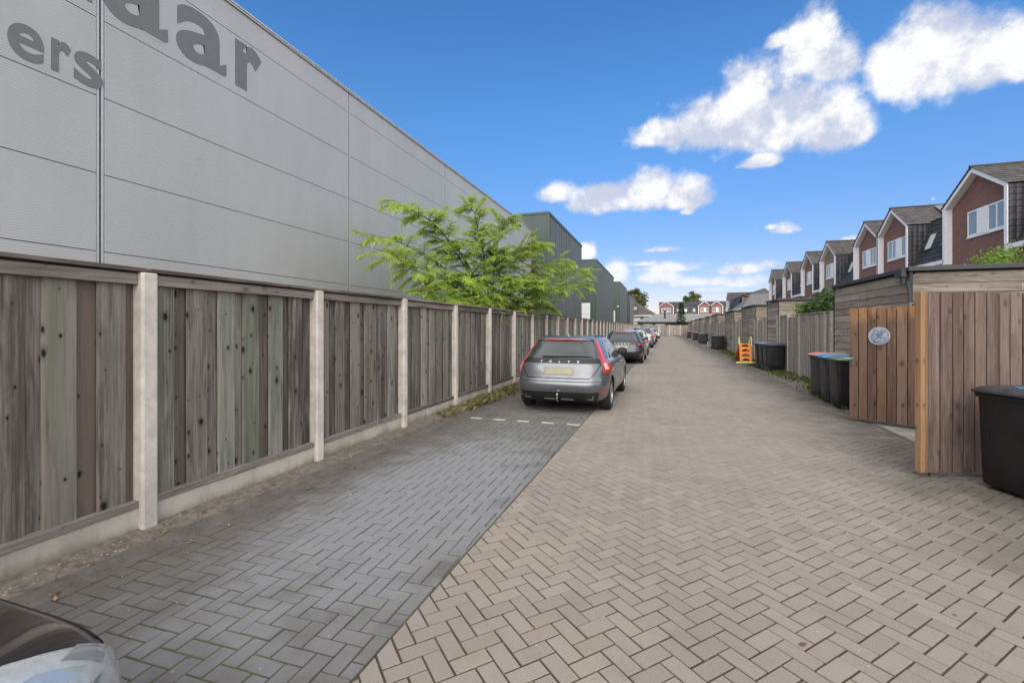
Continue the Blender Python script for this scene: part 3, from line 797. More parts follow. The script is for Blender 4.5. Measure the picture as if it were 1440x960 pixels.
# round plaque on the gate
m_pl, t, b = material('speckled_plaque')
v = t.obj(); f = t.noise(v, 16, 5, 0.7, 1.5); f2 = t.noise(v, 45, 3)
vo = t.n('ShaderNodeTexVoronoi'); t.set(vo, 'Vector', v); t.set(vo, 'Scale', 24.0)
rr = t.vmath('LENGTH', t.vmath('MULTIPLY', v, (1, 0, 1)))
col = t.mix(t.ramp(t.math('ADD', t.math('MULTIPLY', f, .7), t.math('MULTIPLY', f2, .3)), .4, .6), (0.07, 0.10, 0.17), (0.42, 0.47, 0.56))
col = t.mix(t.ramp(t.math('ADD', rr, t.math('MULTIPLY', f, .12)), .08, .13, 0.75, 0.0), col, (0.10, 0.11, 0.15))
t.set(b, 'Base Color', col); b.inputs['Roughness'].default_value = 0.35
q = thing('round_plaque', 'round speckled blue and white plaque hung on the brown gate', 'plaque', (0,0,0))
g = MB(); g.lathe([(0.0,-.012),(.10,-.014),(.137,-.010),(.142,-.004),(.142,.003)], 40, 'y'); g.build('disc', m_pl, q, world=False, smooth=True)
g = MB(); g.lathe([(.138,-.006),(.145,-.016),(.152,-.006),(.150,.004),(.138,.004)], 40, 'y'); g.build('rim', m_trim, q, world=False, smooth=True)
q.location = (3.17+.43*math.cos(G2.rotation_euler.z)+.022*math.sin(G2.rotation_euler.z), 9.52+.43*math.sin(G2.rotation_euler.z)-.022*math.cos(G2.rotation_euler.z), 1.50)
q.rotation_euler.z = G2.rotation_euler.z

# ================================================================== WHEELIE BINS
m_bin = plain('black_bin_plastic', (0.008, 0.008, 0.0095), 0.42, var=0.25, scale=8, bump=0.05)
m_bing = plain('charcoal_bin_plastic', (0.022, 0.022, 0.024), 0.5, var=0.25, scale=8, bump=0.05)
m_rub = plain('rubber', (0.02, 0.02, 0.02), 0.8)
def bin_proto(lidmat, body, label, loc, rz, inset=None, sc_=1.0, group='wheelie bins along the right of the alley'):
    """front of the bin faces local -y; handle and wheels at +y"""
    r_ = thing('wheelie_bin', label, 'wheelie bin', (0,0,0), 0, group)
    g = MB()
    def ring(z, wx, y0, y1, rr=.045, n=4):
        pts = []
        for cx, cy, a0 in ((wx-rr, y1-rr, 0), (-wx+rr, y1-rr, 90), (-wx+rr, y0+rr, 180), (wx-rr, y0+rr, 270)):
            for k in range(n+1):
                a = R(a0+90*k/n); pts.append((cx+rr*math.cos(a), cy+rr*math.sin(a), z))
        return pts
    prof = [(.035,.245,-.295,.245),(.06,.257,-.308,.258),(.30,.262,-.315,.266),(.80,.272,-.328,.288),(.925,.275,-.333,.292),(.93,.292,-.352,.305),(.965,.294,-.354,.307),(.97,.275,-.335,.295)]
    vs = []; m_ = None
    for (z, wx, y0, y1) in prof:
        rg = ring(z, wx, y0, y1); m_ = len(rg); vs += rg
    fs = [tuple(range(m_-1, -1, -1)), tuple((len(prof)-1)*m_+k for k in range(m_))]
    for i in range(len(prof)-1):
        for k in range(m_): fs.append((i*m_+k, i*m_+(k+1) % m_, (i+1)*m_+(k+1) % m_, (i+1)*m_+k))
    g.add(vs, fs)
    for sx in (-.17, .17): g.box(sx-.02, sx+.02, -.325, -.30, .5, .92)
    g.build('body', body, r_, world=False, smooth=True)
    g = MB(); lp = [(.972,.296,-.37,.30),(.985,.305,-.39,.305),(1.005,.300,-.385,.30),(1.035,.27,-.33,.27),(1.05,.22,-.26,.22)]
    vs = []
    for (z, wx, y0, y1) in lp: vs += ring(z, wx, y0, y1, .05)
    fs = [tuple(range(m_-1, -1, -1)), tuple((len(lp)-1)*m_+k for k in range(m_))]
    for i in range(len(lp)-1):
        for k in range(m_): fs.append((i*m_+k, i*m_+(k+1) % m_, (i+1)*m_+(k+1) % m_, (i+1)*m_+k))
    g.add(vs, fs)
    ld = g.build('lid', lidmat, r_, world=False, smooth=True)
    if inset: 
        g = MB(); g.box(-.16,.16,-.20,.14,1.0505,1.056); g.build('lid_sticker', inset, ld, world=False)
    g = MB(); g.tube([(-.25,.29,.99),(-.25,.375,1.0),(.25,.375,1.0),(.25,.29,.99)], .016, 8); g.build('handle', body, r_, world=False, smooth=True)
    for sx in (-.235, .235):
        g = MB(); g.lathe([(.0,-.025),(.085,-.025),(.1,-.015),(.1,.015),(.085,.025),(0,.025)], 20, 'x', (sx,.25,.10)); wl = g.build('wheel', m_rub, r_, world=False, smooth=True)
        g = MB(); g.lathe([(0,-.032),(.045,-.03),(.045,.03),(0,.032)], 14, 'x', (sx,.25,.10)); g.build('hub', body, wl, world=False, smooth=True)
    r_.location = (*loc, .004); r_.rotation_euler.z = rz; r_.scale = (sc_,)*3
    return r_
m_lor = plain('faded_orange_lid', (0.50, 0.20, 0.12), 0.55, var=0.15)
m_lbl = plain('blue_lid', (0.05, 0.20, 0.42), 0.5, var=0.2)
m_lgr = plain('green_lid', (0.085, 0.14, 0.085), 0.55, var=0.2)
m_ltl = plain('teal_lid', (0.03, 0.13, 0.14), 0.5, var=0.2)
m_lbk = plain('dark_grey_lid', (0.035, 0.037, 0.04), 0.45, var=0.2)
m_lpl = plain('pale_grey_lid', (0.22, 0.22, 0.22), 0.5, var=0.15)
m_bag = plain('blue_plastic_label', (0.02, 0.22, 0.50), 0.3)
# foreground
bin_proto(m_lbk, m_bin, 'large black wheelie bin in the right foreground in front of the open gate', (3.52, 5.86), R(-72), inset=None)
bl = thing('blue_sticker_tag', 'bright blue tag lying on the lid of the foreground bin', 'tag', (3.37, 5.80, 1.0545))
g = MB(); g.prism([(-.06,-.05),(.07,-.06),(.08,.04),(-.05,.06)], 0.0, .006, 'z'); g.build('tag_sheet', m_bag, bl, world=False)
# trio by the brown gate
bin_proto(m_lor, m_bing, 'wheelie bin with a faded orange lid, farthest of the three by the brown gate', (3.75, 12.42), R(-86))
bin_proto(m_lbl, m_bing, 'wheelie bin with a bright blue lid, between the orange and the green lidded bins', (3.72, 11.70), R(-93))
bin_proto(m_lgr, m_bin, 'wheelie bin with a green lid, closest to the brown gate', (3.70, 11.00), R(-90))
# pair by the slide
bin_proto(m_lbk, m_bin, 'dark lidded wheelie bin, nearest of the three by the orange slide', (3.98, 19.3), R(90))
bin_proto(m_lpl, m_bin, 'grey lidded wheelie bin in the middle of those by the orange slide', (3.96, 19.98), R(92))
bin_proto(m_lbl, m_bin, 'blue lidded wheelie bin touching the orange slide', (3.93, 20.66), R(88))
# farther ones
bin_proto(m_lbk, m_bin, 'nearest dark lidded wheelie bin of the teal lidded bins group', (4.02, 36.2), R(91))
bin_proto(m_ltl, m_bin, 'wheelie bin with a teal lid beyond the orange slide', (4.0, 36.95), R(88))
bin_proto(m_ltl, m_bin, 'second teal lidded wheelie bin, beside the child bicycle', (4.0, 38.3), R(95))
bin_proto(m_lbk, m_bing, 'dark bin, nearer of the far pair past the child bicycle', (4.0, 48.2), R(90))
bin_proto(m_lpl, m_bing, 'bin with a pale top, farther of the far pair past the child bicycle', (4.0, 51.4), R(90))
bin_proto(m_lpl, m_bing, 'lone far wheelie bin with a pale lid', (4.05, 61.5), R(90))
bin_proto(m_lor, m_bing, 'farthest wheelie bin, with a reddish lid near the end fence', (4.0, 74.0), R(90))

# ------------------------------------------------------------------ toy slide
m_or = plain('orange_plastic', (0.72, 0.20, 0.025), 0.4, var=0.06)
m_lime = plain('lime_plastic', (0.55, 0.68, 0.22), 0.4, var=0.06)
sl = thing('toy_slide', "child's orange plastic slide with lime green rails, seen from its steps", 'slide', (3.66, 22.9, 0), R(4))
g = MB()   # the step unit: a leaning panel with four arched treads cut through it
W2 = .25
def lean(z): return z*.22
z_lv = [0.03]
def slab(z0, z1, x0, x1, t0=0.0):
    g.add([(x0,lean(z0)+t0,z0),(x1,lean(z0)+t0,z0),(x1,lean(z0)+.09,z0),(x0,lean(z0)+.09,z0),(x0,lean(z1)+t0,z1),(x1,lean(z1)+t0,z1),(x1,lean(z1)+.09,z1),(x0,lean(z1)+.09,z1)],
          [(3,2,1,0),(4,5,6,7),(0,1,5,4),(1,2,6,5),(2,3,7,6),(3,0,4,7)], .5)
slab(.03, .90, -W2, -W2+.09); slab(.03, .90, W2-.09, W2)
zz = .03
for k in range(4):
    top = zz+.085
    slab(zz, top, -W2+.09, W2-.09)
    oz0, oz1 = top, top+.125
    n = 8                                      # arched head of each opening
    for i in range(n):
        xa, xb = -W2+.09+(2*W2-.18)*i/n, -W2+.09+(2*W2-.18)*(i+1)/n
        xm = (xa+xb)/2/(W2-.09); arch = oz0+.125*math.sqrt(max(0, 1-xm*xm))*.98
        slab(min(arch, oz1-.004), oz1+.004, xa, xb)
    zz = oz1+.002
slab(zz, .90, -W2+.09, W2-.09)
g.box(-W2, W2, lean(.9), .5, .86, .90)
g.build('step_panel', m_or, sl, world=False)
g = MB(); g.add([(-.20,.45,.88),(.20,.45,.88),(.20,1.5,.14),(.20,1.8,.08),(-.20,1.8,.08),(-.20,1.5,.14),(-.20,.45,.84),(.20,.45,.84),(.20,1.5,.10),(.20,1.8,.04),(-.20,1.8,.04),(-.20,1.5,.10)],
   [(0,1,2,5),(5,2,3,4),(6,11,8,7),(11,10,9,8),(0,5,11,6),(5,4,10,11),(1,7,8,2),(2,8,9,3),(3,9,10,4),(0,6,7,1)]); g.build('chute', m_or, sl, world=False)
for s_ in (-1, 1):
    g = MB(); g.tube([(s_*.24,.13,.80),(s_*.245,.16,1.0),(s_*.255,.20,1.16),(s_*.25,.30,1.2),(s_*.235,.42,1.12),(s_*.23,.47,.88)], .022, 8); g.build('side_rail', m_lime, sl, world=False, smooth=True)
g = MB(); g.tube([(-.42,-.02,.04),(.42,-.02,.04)], .04, 8); g.build('base_bar', m_lime, sl, world=False, smooth=True)

# ------------------------------------------------------------------ child's bicycle among the far bins
m_bk = plain('dark_pink_paint', (0.30, 0.08, 0.14), 0.4); m_tyw = plain('pale_tyre', (0.42, 0.36, 0.37), 0.7)
bk = thing('child_bicycle', "child's bicycle with pale tyres leaning by the teal lidded bins", 'bicycle', (3.72, 40.6, 0), R(75))
for cx in (-.40, .40):
    g = MB()
    ring_ = [(cx+.21*math.cos(2*math.pi*k/24), 0, .235+.21*math.sin(2*math.pi*k/24)) for k in range(25)]
    g.tube(ring_, .025, 8, caps=False); wl = g.build('wheel', m_tyw, bk, world=False, smooth=True)
    g = MB()
    for k in range(8):
        g.tube([(cx,0,.235),(cx+.2*math.cos(k*math.pi/4),0,.235+.2*math.sin(k*math.pi/4))], .004, 5)
    g.tube([(cx,-.04,.235),(cx,.04,.235)], .02, 8); g.build('spokes', m_steel, wl, world=False)
g = MB()
for p, q in (((-.40,.235),(-.08,.24)),((-.40,.235),(-.14,.56)),((-.08,.24),(-.15,.60)),((-.08,.24),(.28,.58)),((-.14,.54),(.28,.62)),((.40,.235),(.27,.70))):
    g.tube([(p[0],0,p[1]),(q[0],0,q[1])], .018, 8)
g.build('frame', m_bk, bk, world=False, smooth=True)
g = MB(); g.tube([(.28,-.22,.78),(.30,-.1,.74),(.27,0,.70),(.30,.1,.74),(.28,.22,.78)], .014, 8); g.build('handlebar', m_gap, bk, world=False, smooth=True)
g = MB(); g.prism([(-.28,-.06),(-.28,.06),(-.12,.05),(0,.02),(0,-.02),(-.12,-.05)], .60, .65, 'z'); g.build('saddle', m_gap, bk, world=False, bevel=.01)
bk.rotation_euler.y = 0; 
# ================================================================== ROW HOUSES
def brickwall(name, c1, c2, mortar):
    m, t, b = material(name)
    v = t.obj(); x, y, z = t.sep(v)
    br = t.n('ShaderNodeTexBrick'); br.offset = 0.5
    t.set(br, 'Vector', t.comb(t.math('ADD', x, y), z, 0.0)); t.set(br, 'Scale', 1.0)
    t.set(br, 'Brick Width', 0.22); t.set(br, 'Row Height', 0.0625); t.set(br, 'Mortar Size', 0.006); t.set(br, 'Mortar Smooth', 0.2); t.set(br, 'Bias', 0.0)
    t.set(br, 'Color1', (*c1, 1)); t.set(br, 'Color2', (*c2, 1)); t.set(br, 'Mortar', (*mortar, 1))
    f = t.noise(v, 1.1, 5, .6); f2 = t.noise(v, 9, 4)
    col = t.mix(1.0, br.outputs[0], t.mix(t.ramp(t.math('ADD', t.math('MULTIPLY', f, .6), t.math('MULTIPLY', f2, .4)), .3, .7), (.8, .8, .8), (1.15, 1.12, 1.1)), 'MULTIPLY')
    t.set(b, 'Base Color', col); b.inputs['Roughness'].default_value = 0.9
    t.set(b, 'Normal', t.bump(br.outputs[1], -0.3, 0.006))
    return m
m_brick = brickwall('red_brown_brick', (0.155, 0.072, 0.058), (0.215, 0.105, 0.083), (0.17, 0.13, 0.115))
m_brick2 = brickwall('buff_brown_brick', (0.18, 0.135, 0.105), (0.235, 0.18, 0.14), (0.2, 0.17, 0.15))
m_brick3 = brickwall('orange_red_brick', (0.24, 0.10, 0.07), (0.30, 0.135, 0.095), (0.22, 0.16, 0.14))
def tiles(name, a, c):
    m, t, b = material(name)
    uv = t.n('ShaderNodeUVMap', uv_map='UVMap').outputs[0]
    u, v_, _ = t.sep(uv)
    r = t.attr(); o = t.obj()
    fu = t.math('FRACT', u)
    wave = t.math('SINE', t.math('MULTIPLY', fu, math.pi))
    jn = t.ramp(t.math('ABSOLUTE', t.math('SUBTRACT', fu, 0.5)), 0.42, 0.5)
    wn = t.n('ShaderNodeTexWhiteNoise', noise_dimensions='2D'); t.set(wn, 'Vector', t.comb(t.math('FLOOR', u), t.math('MULTIPLY', r, 100), 0))
    f = t.noise(o, 2.0, 5, .6)
    k = t.math('ADD', t.math('MULTIPLY', wn.outputs[0], .5), t.math('MULTIPLY', f, .5))
    col = t.mix(t.ramp(k, .25, .75), a, c)
    col = t.mix(t.math('MULTIPLY', jn, .75), col, tuple(q*.25 for q in a))
    t.set(b, 'Base Color', col); b.inputs['Roughness'].default_value = 0.55
    t.set(b, 'Normal', t.bump(wave, .7, .03))
    return m
m_tile = tiles('dark_brown_roof_tile', (0.05, 0.042, 0.038), (0.088, 0.074, 0.066))
m_tileb = tiles('black_roof_tile', (0.016, 0.015, 0.020), (0.036, 0.034, 0.042))
m_tilem = tiles('mossy_black_tile', (0.024, 0.024, 0.022), (0.05, 0.05, 0.042))
m_glass, t, b = material('window_glass')
b.inputs['Base Color'].default_value = (0.20, 0.23, 0.25, 1); b.inputs['Roughness'].default_value = 0.05; b.inputs['Specular IOR Level'].default_value = 1.0
m_blind = plain('pale_blind', (0.52, 0.55, 0.55), 0.35, var=0.05)
m_pv = plain('solar_panel', (0.06, 0.075, 0.10), 0.15, var=0.1, spec=1.0)
m_ivory = plain('white_trim_board', (0.74, 0.73, 0.74), 0.5, var=0.03)

def tile_slope(mb, p00, p10, p01, p11, tw=.26, th=.34, lip=.03, flip=False):
    """p00->p10 along the eave, p00->p01 up the slope; stepped courses"""
    p00, p10, p01, p11 = map(Vector, (p00, p10, p01, p11))
    nr = max(1, round(((p01-p00).length+(p11-p10).length)/2/th)); nrm = (p10-p00 if (p10-p00).length > .01 else p11-p01).cross(p01-p00).normalized()
    if flip: nrm = -nrm
    for k in range(nr):
        a, c = k/nr, (k+1)/nr
        A, B = p00.lerp(p01, a), p10.lerp(p11, a); Cc, D = p00.lerp(p01, c), p10.lerp(p11, c)
        w0 = (A-p00).dot((p11-p01).normalized())/tw if (p11-p01).length > .01 else 0
        wl = (B-A).length/tw; wl2 = (D-Cc).length/tw
        r = rng.random()
        sh = 0.0
        u0 = sh; u2 = sh+(wl-wl2)/2
        q = [A+nrm*lip, B+nrm*lip, D+nrm*.004, Cc+nrm*.004]
        mb.add([tuple(v) for v in q]+[tuple(A), tuple(B)], [(0,1,2,3),(4,5,1,0)], r, 0, [[(u0,k),(u0+wl,k),(u2+wl2,k+1),(u2,k+1)],[(u0,k),(u0+wl,k),(u0+wl,k),(u0,k)]])

def window(parent, x0, x1, z0, z1, lay, y=0.0):
    """lay: list of (fraction, kind) with kind 'pane' or 'panel'; facade faces local -y"""
    g = MB(); fw = .07
    g.box(x0-.02, x1+.02, y-.06, y-.012, z0-.10, z0-.002)          # sill
    g.box(x0, x0+fw, y-.05, y+.0, z0, z1); g.box(x1-fw, x1, y-.05, y+.0, z0, z1)
    g.box(x0+fw, x1-fw, y-.05, y+.0, z1-fw, z1); g.box(x0+fw, x1-fw, y-.05, y+.0, z0, z0+fw)
    x = x0+fw; W = x1-x0-2*fw; panes = []; 
    for i, (f, kd) in enumerate(lay):
        xe = x+f*W
        if kd == 'panel': g.box(x+.002, xe-.002, y-.075, y-.052, z0-.02, z1+.01)
        else: panes.append((x, xe))
        if i < len(lay)-1: g.box(xe-.035, xe+.035, y-.047, y+.0, z0+fw+.002, z1-fw-.002)
        x = xe
    fr = g.build('window', m_ivory, parent, world=False)
    for a, c in panes:
        g = MB(); g.box(a, c, y-.024, y-.014, z0+fw, z1-fw); g.build('pane', m_glass, fr, world=False)
    return fr

EV, GU, PK, DEP = 8.15, 5.35, 9.55, 8.6
def house(loc, rz, gx0, gx1, mans, label, brick, win, pv=True, skyl=(), vents=True, eg=None):
    """local frame: facade in the plane y=0 facing -y; gx0..gx1 the gabled bay; mans: list of (x0,x1) mansard stretches"""
    r_ = thing('row_house', label, 'house', loc, rz, 'brick row houses with steep gables')
    gm = (gx0+gx1)/2
    # brick of the gable bay, set back behind the white frame, and of the storeys below
    g = MB()
    g.prism([(gx0,0),(gx1,0),(gx1,EV),(gm,PK-.03),(gx0,EV)], .0, .25, 'y')
    for a, c in mans: g.box(a, c, .002, .25, 0, GU-.02)
    xs0 = min([gx0]+[m[0] for m in mans]); xs1 = max([gx1]+[m[1] for m in mans])
    g.box(xs0+.01, xs1-.01, .3, DEP, 0, GU-.1)
    g.box(gx0+.04, gx1-.04, .252, .95, GU-.1, EV-.05)
    g.box(xs0+.02, xs1-.02, .95, DEP-1.75, GU-.1, EV-.02)
    g.build('wall', brick, r_, world=False)
    # white frame around the gable
    g = MB(); t_ = .20; o = .12; yo = -.34
    sl_ = (PK-EV)/(gm-gx0); dz = t_*math.sqrt(1+sl_*sl_)
    for a, sg in ((gx0, 1), (gx1, -1)):
        g.prism([(a-sg*o, GU-.30),(a+sg*(t_-o), GU-.30),(a+sg*(t_-o), EV-dz+sl_*(t_-o)+.04),(a-sg*o, EV-sl_*o+.02)], yo, -.002 if True else 0, 'y')
        g.prism([(a-sg*o, EV-sl_*o+.021),(a+sg*(t_-o)+sg*.0, EV-dz+sl_*(t_-o)+.041),(gm, PK-dz+.03),(gm, PK+.02)], yo, -.002, 'y')
    g.build('gable_frame', m_ivory, r_, world=False)
    # gable roof: two slopes running back
    g = MB(); e = .22; ze = EV-sl_*e
    back = 5.3
    tile_slope(g, (gx0-e, back, ze+.06), (gx0-e, yo-.06, ze+.06), (gm, back, PK+.06), (gm, yo-.06, PK+.06), th=.33, flip=False)
    tile_slope(g, (gx1+e, yo-.06, ze+.06), (gx1+e, back, ze+.06), (gm, yo-.06, PK+.06), (gm, back, PK+.06), th=.33)
    rf = g.build('gable_roof', m_tile, r_, world=False, fixn=False)
    g = MB(); g.tube([(gm, yo-.08, PK+.07), (gm, back, PK+.07)], .085, 8)
    y = yo-.06
    g.build('ridge_tiles', m_tile, rf, world=False, smooth=True)
    # cheeks: black tiles on the flanks of the bay, down to the mansard
    for a, sg in ((gx0-.125, -1), (gx1+.125, 1)):
        g = MB()
        p00, p10, p01, p11 = (a, -.30, GU-.02), (a, .1, GU-.02), (a, -.30, EV+.0), (a, 1.0, EV+.0)
        tile_slope(g, p00, p10, p01, p11, th=.3, flip=(sg < 0))
        g.build('cheek', m_tileb, r_, world=False, fixn=False)
    # mansard slopes with white gutter
    if mans:
        g = MB(); g2 = MB()
        for a, c in mans:
            tile_slope(g, (a, -.05, GU), (c, -.05, GU), (a, .92, EV), (c, .92, EV), th=.33)
            g2.prism([(-.34, GU-.20), (-.30, GU-.24), (.0, GU-.24), (.0, GU-.02), (-.34, GU+.0)], a+.125 if abs(a-gx1) < .2 else a, c-.125 if abs(c-gx0) < .2 else c, 'x')
        ms = g.build('mansard', m_tilem, r_, world=False, fixn=False)
        g2.build('gutter', m_ivory, r_, world=False)
        for sx in skyl:
            s_ = Vector((0, .97, EV-GU)).normalized(); nn = Vector((0, -(EV-GU), .97)).normalized(); o_ = Vector((sx, -.05, GU))
            M = Matrix(((1,0,0),(0,s_.y,nn.y),(0,s_.z,nn.z))).to_4x4(); M.translation = o_
            g = MB(); g.box(-.42,.42,.95,1.02,.0,.10,M=M); g.box(-.42,.42,2.0,2.07,.0,.10,M=M); g.box(-.42,-.35,1.02,2.0,.0,.10,M=M); g.box(.35,.42,1.02,2.0,.0,.10,M=M)
            fr = g.build('skylight', m_roofed, r_, world=False)
            g = MB(); g.box(-.35,.35,1.02,2.0,.055,.07,M=M); g.build('pane', m_blind if rng.random() < .5 else m_glass, fr, world=False)
    # main roof: low slopes to a ridge along the row
    rz_ = PK+.12
    g = MB()
    tile_slope(g, (xs0, .88, EV+.03), (xs1, .88, EV+.03), (xs0, DEP/2+.9, rz_), (xs1, DEP/2+.9, rz_), th=.36)
    tile_slope(g, (xs1, DEP+.2, GU+1.2), (xs0, DEP+.2, GU+1.2), (xs1, DEP/2+.9, rz_), (xs0, DEP/2+.9, rz_), th=.36)
    mr = g.build('main_roof', m_tile, r_, world=False, fixn=False)
    for xx, sg in ((xs0, 1), (xs1, -1)):
        g = MB(); g.prism([(.95, EV-.1),(DEP+.1, GU+1.1),(DEP/2+.9, rz_-.02)], xx+sg*.02, xx+sg*.16, 'x')
        g.build('end_gable', eg or brick, r_, world=False)
    if pv:
        d_ = Vector((0, DEP/2+.9-.88, rz_-EV-.03)).normalized(); nn = Vector((0, -d_.z, d_.y))
        M = Matrix(((1,0,0),(0,d_.y,nn.y),(0,d_.z,nn.z))).to_4x4(); M.translation = Vector((xs0, .88, EV+.03))
        g = MB(); x = xs0
        xx = (gx1+.5-xs0) if mans and mans[-1][0] >= gx1-.2 else .2
        if mans and mans[0][1] <= gx0+.2: xx = .15
        for k in range(2):
            g.box(xx+k*1.04, xx+k*1.04+1.0, 1.0, 2.65, .09, .13, M=M)
        # panels on the gable's own slope, towards the back
        pvp = g.build('solar_panel', m_pv, r_, world=False)
        g = MB(); k_ = Vector((gm-gx1-e, 0, PK-ze)); kn = k_.normalized(); L = k_.length
        n2 = Vector((-kn.z, 0, kn.x)); n2 = n2 if n2.z > 0 else -n2
        M2 = Matrix(((0,kn.x,n2.x),(-1,0,0),(0,kn.z,n2.z))).to_4x4(); M2.translation = Vector((gx1+e, 0, ze+.06))
        for k in range(2): g.box(-3.9+k*1.04, -3.9+k*1.04+1.0, .45, L-.3, .10, .14, M=M2)
        g.build('solar_panel', m_pv, r_, world=False)
    if vents and mans:
        a, c = mans[0]
        for xx, hh in (((a+c)/2+.9, .85), ((a+c)/2+.25, .5)):
            g = MB(); z_ = EV+.35; g.lathe([(.0,z_-.3),(.09,z_-.3),(.09,z_+hh*.6),(.15,z_+hh*.62),(.15,z_+hh*.9),(.1,z_+hh),(0,z_+hh)], 12, 'z', (xx, 1.5, 0)); g.build('vent_pipe', m_roofed, r_, world=False, smooth=True)
    a, c, lay = win
    window(r_, a, c, 6.27, 7.53, lay)
    # ground and first floor openings towards the garden
    for (a, c, z0, z1) in ((gx0+.7, gx1-.9, 3.3, 4.7), (gx0+.5, gx1-.5, .1, 2.3)):
        window(r_, a, c, z0, z1, [(.34,'pane'),(.33,'pane'),(.33,'pane')])
    return r_
KX = 15.0
def rowhouse(yf, yn, mans_n=None, mans_f=None, label='', brick=m_brick, win=None, **kw):
    """house of the right-hand row; yf..yn: far and near edge of the gable, mans_n/_f: stretch of mansard on the near/far side"""
    o = yf if mans_f is None else mans_f[1]
    ms = []
    if mans_f is not None: ms.append((0, mans_f[1]-yf))
    if mans_n is not None: ms.append((o-yf+(yf-yn), o-yf+(yf-yn)+(yf-mans_n)-(yf-yn)))
    gx0, gx1 = o-yf, o-yn
    a, c, lay = win
    return house((KX, o, 0), R(-90), gx0, gx1, ms, label, brick, (gx0+a, gx0+c, lay), **kw)
WA = [(.27,'pane'),(.30,'panel'),(.22,'pane'),(.21,'pane')]
WB = [(.24,'pane'),(.22,'pane'),(.30,'panel'),(.24,'pane')]
rowhouse(30.98, 26.3, mans_n=22.3, mans_f=None, label='nearest, largest brick row house with a white framed gable, right edge of the picture', win=(1.45, 4.2, WA), skyl=(), pv=True)
rowhouse(39.0, 35.0, mans_n=31.05, label='brick row house with two roof windows and roof vents, just left of the nearest gable', win=(.8, 3.35, WB), skyl=(5.2, 6.9))
rowhouse(43.2, 39.1, mans_f=None, mans_n=None, label='brick row house whose gable joins its neighbour in a white valley', win=(.85, 3.25, WA), vents=False, pv=True)
rowhouse(51.4, 47.5, mans_n=43.3, label='buff brown brick row house among the red ones', brick=m_brick2, win=(.85, 3.3, WB), skyl=(5.6,))
rowhouse(57.7, 53.7, mans_n=51.5, label='red brick row house just left of the buff brown one', win=(1.0, 3.3, WA), skyl=())
rowhouse(65.7, 61.8, mans_n=57.8, label='red brick row house, second from the left end of the right hand row', win=(1.0, 3.1, WA), skyl=(5.6,))
rowhouse(73.4, 69.9, mans_n=65.8, label='leftmost and farthest gabled house of the right hand row', win=(.9, 2.8, WB), skyl=())

# far row across the end of the alley, facing the viewer
FY = 148.0
def farhouse(x0, gx0, gx1, mans, label, win, brick=m_brick3, y=FY, **kw):
    return house((x0, y, 0), 0.0, gx0, gx1, mans, label, brick, win, **kw)
WC = [(.34,'pane'),(.33,'pane'),(.33,'pane')]
farhouse(-.7, 0.0, 4.2, [(4.2, 9.0)], 'orange brick house with a wide window in its gable, left end of the far row', (.7, 3.5, WC), skyl=(5.6, 7.8), pv=False, vents=False)
farhouse(8.35, 2.3, 5.6, [(0, 2.3)], 'orange brick far house, left of the twin gables', (.5, 1.0, WB) if False else (2.8, 5.0, WB), skyl=(1.1,), pv=True, vents=False)
farhouse(14.0, 0.0, 3.3, [(3.3, 6.3)], 'orange brick far house, right one of the twin gables', (.6, 2.7, WB), skyl=(4.5,), pv=True, vents=False)
rowhouse(118.4, 114.2, mans_n=105, label='far house with a long dark roof beside the grey hipped roof', win=(.9, 3.2, WB), skyl=(), pv=False, vents=False, eg=m_felt)

# hipped roofs
def hip(mb, x0, x1, y0, y1, z0, z1, rx0, rx1, ry):
    A, B, Cc, D = (x0,y0,z0), (x1,y0,z0), (x1,y1,z0), (x0,y1,z0); E, F = (rx0,ry,z1), (rx1,ry,z1)
    tile_slope(mb, A, B, E, F); tile_slope(mb, Cc, D, F, E)
    tile_slope(mb, B, Cc, F, F); tile_slope(mb, D, A, E, E)
m_tileg = tiles('grey_roof_tile', (0.14, 0.13, 0.125), (0.20, 0.19, 0.18))
m_tilel = tiles('pale_grey_roof_tile', (0.24, 0.235, 0.225), (0.32, 0.31, 0.30))
m_tilebr = tiles('grey_brown_roof_tile', (0.095, 0.08, 0.07), (0.15, 0.13, 0.115))
q = thing('hipped_roof_house', 'house with a plain grey hipped roof behind the far sheds', 'house', (20, 96, 0))
g = MB(); hip(g, 13.6, 26, 90, 102, 5.1, 7.9, 16.2, 22, 96); g.build('roof', m_tileg, q, fixn=False)
g = MB(); g.box(14.1, 25.5, 90.5, 101.5, 0, 5.08); g.build('wall', m_brick2, q)
g = MB(); g.box(13.5, 26.1, 89.85, 89.99, 4.88, 5.1); g.box(13.45, 13.59, 90, 102, 4.88, 5.1); g.build('gutter', m_ivory, q)
q = thing('garage_block', 'low building with a pale grey tiled roof and a flue behind the end fence', 'garage', (4, 104, 0))
g = MB(); hip(g, -5.2, 13.6, 98, 110, 2.75, 4.5, -1.2, 10, 104); g.build('roof', m_tilel, q, fixn=False)
g = MB(); g.box(-4.7, 13.1, 98.6, 109.5, 0, 2.74); g.build('wall', m_brick2, q)
g = MB(); g.box(-5.3, 13.7, 97.86, 97.99, 2.55, 2.76); g.build('gutter', m_roofed, q)
g = MB(); g.lathe([(0,3.2),(.18,3.2),(.18,4.9),(.26,4.92),(.26,5.2),(0,5.2)], 12, 'z', (.7, 100.5, 0)); g.build('flue', m_roofed, q, smooth=True)
for x in (-3.6, -1.2, 5.2, 8.0):
    g = MB(); g.box(x, x+1.9, 98.55, 98.59, 1.1, 2.4); g.build('window', m_ivory, q)
q = thing('brown_roof_house', 'house with a large hipped brown roof left of the end of the alley', 'house', (-10, 122, 0))
g = MB(); hip(g, -18.5, -.8, 116, 130, 4.6, 8.4, -10.5, -6.5, 123); g.build('roof', m_tilebr, q, fixn=False)
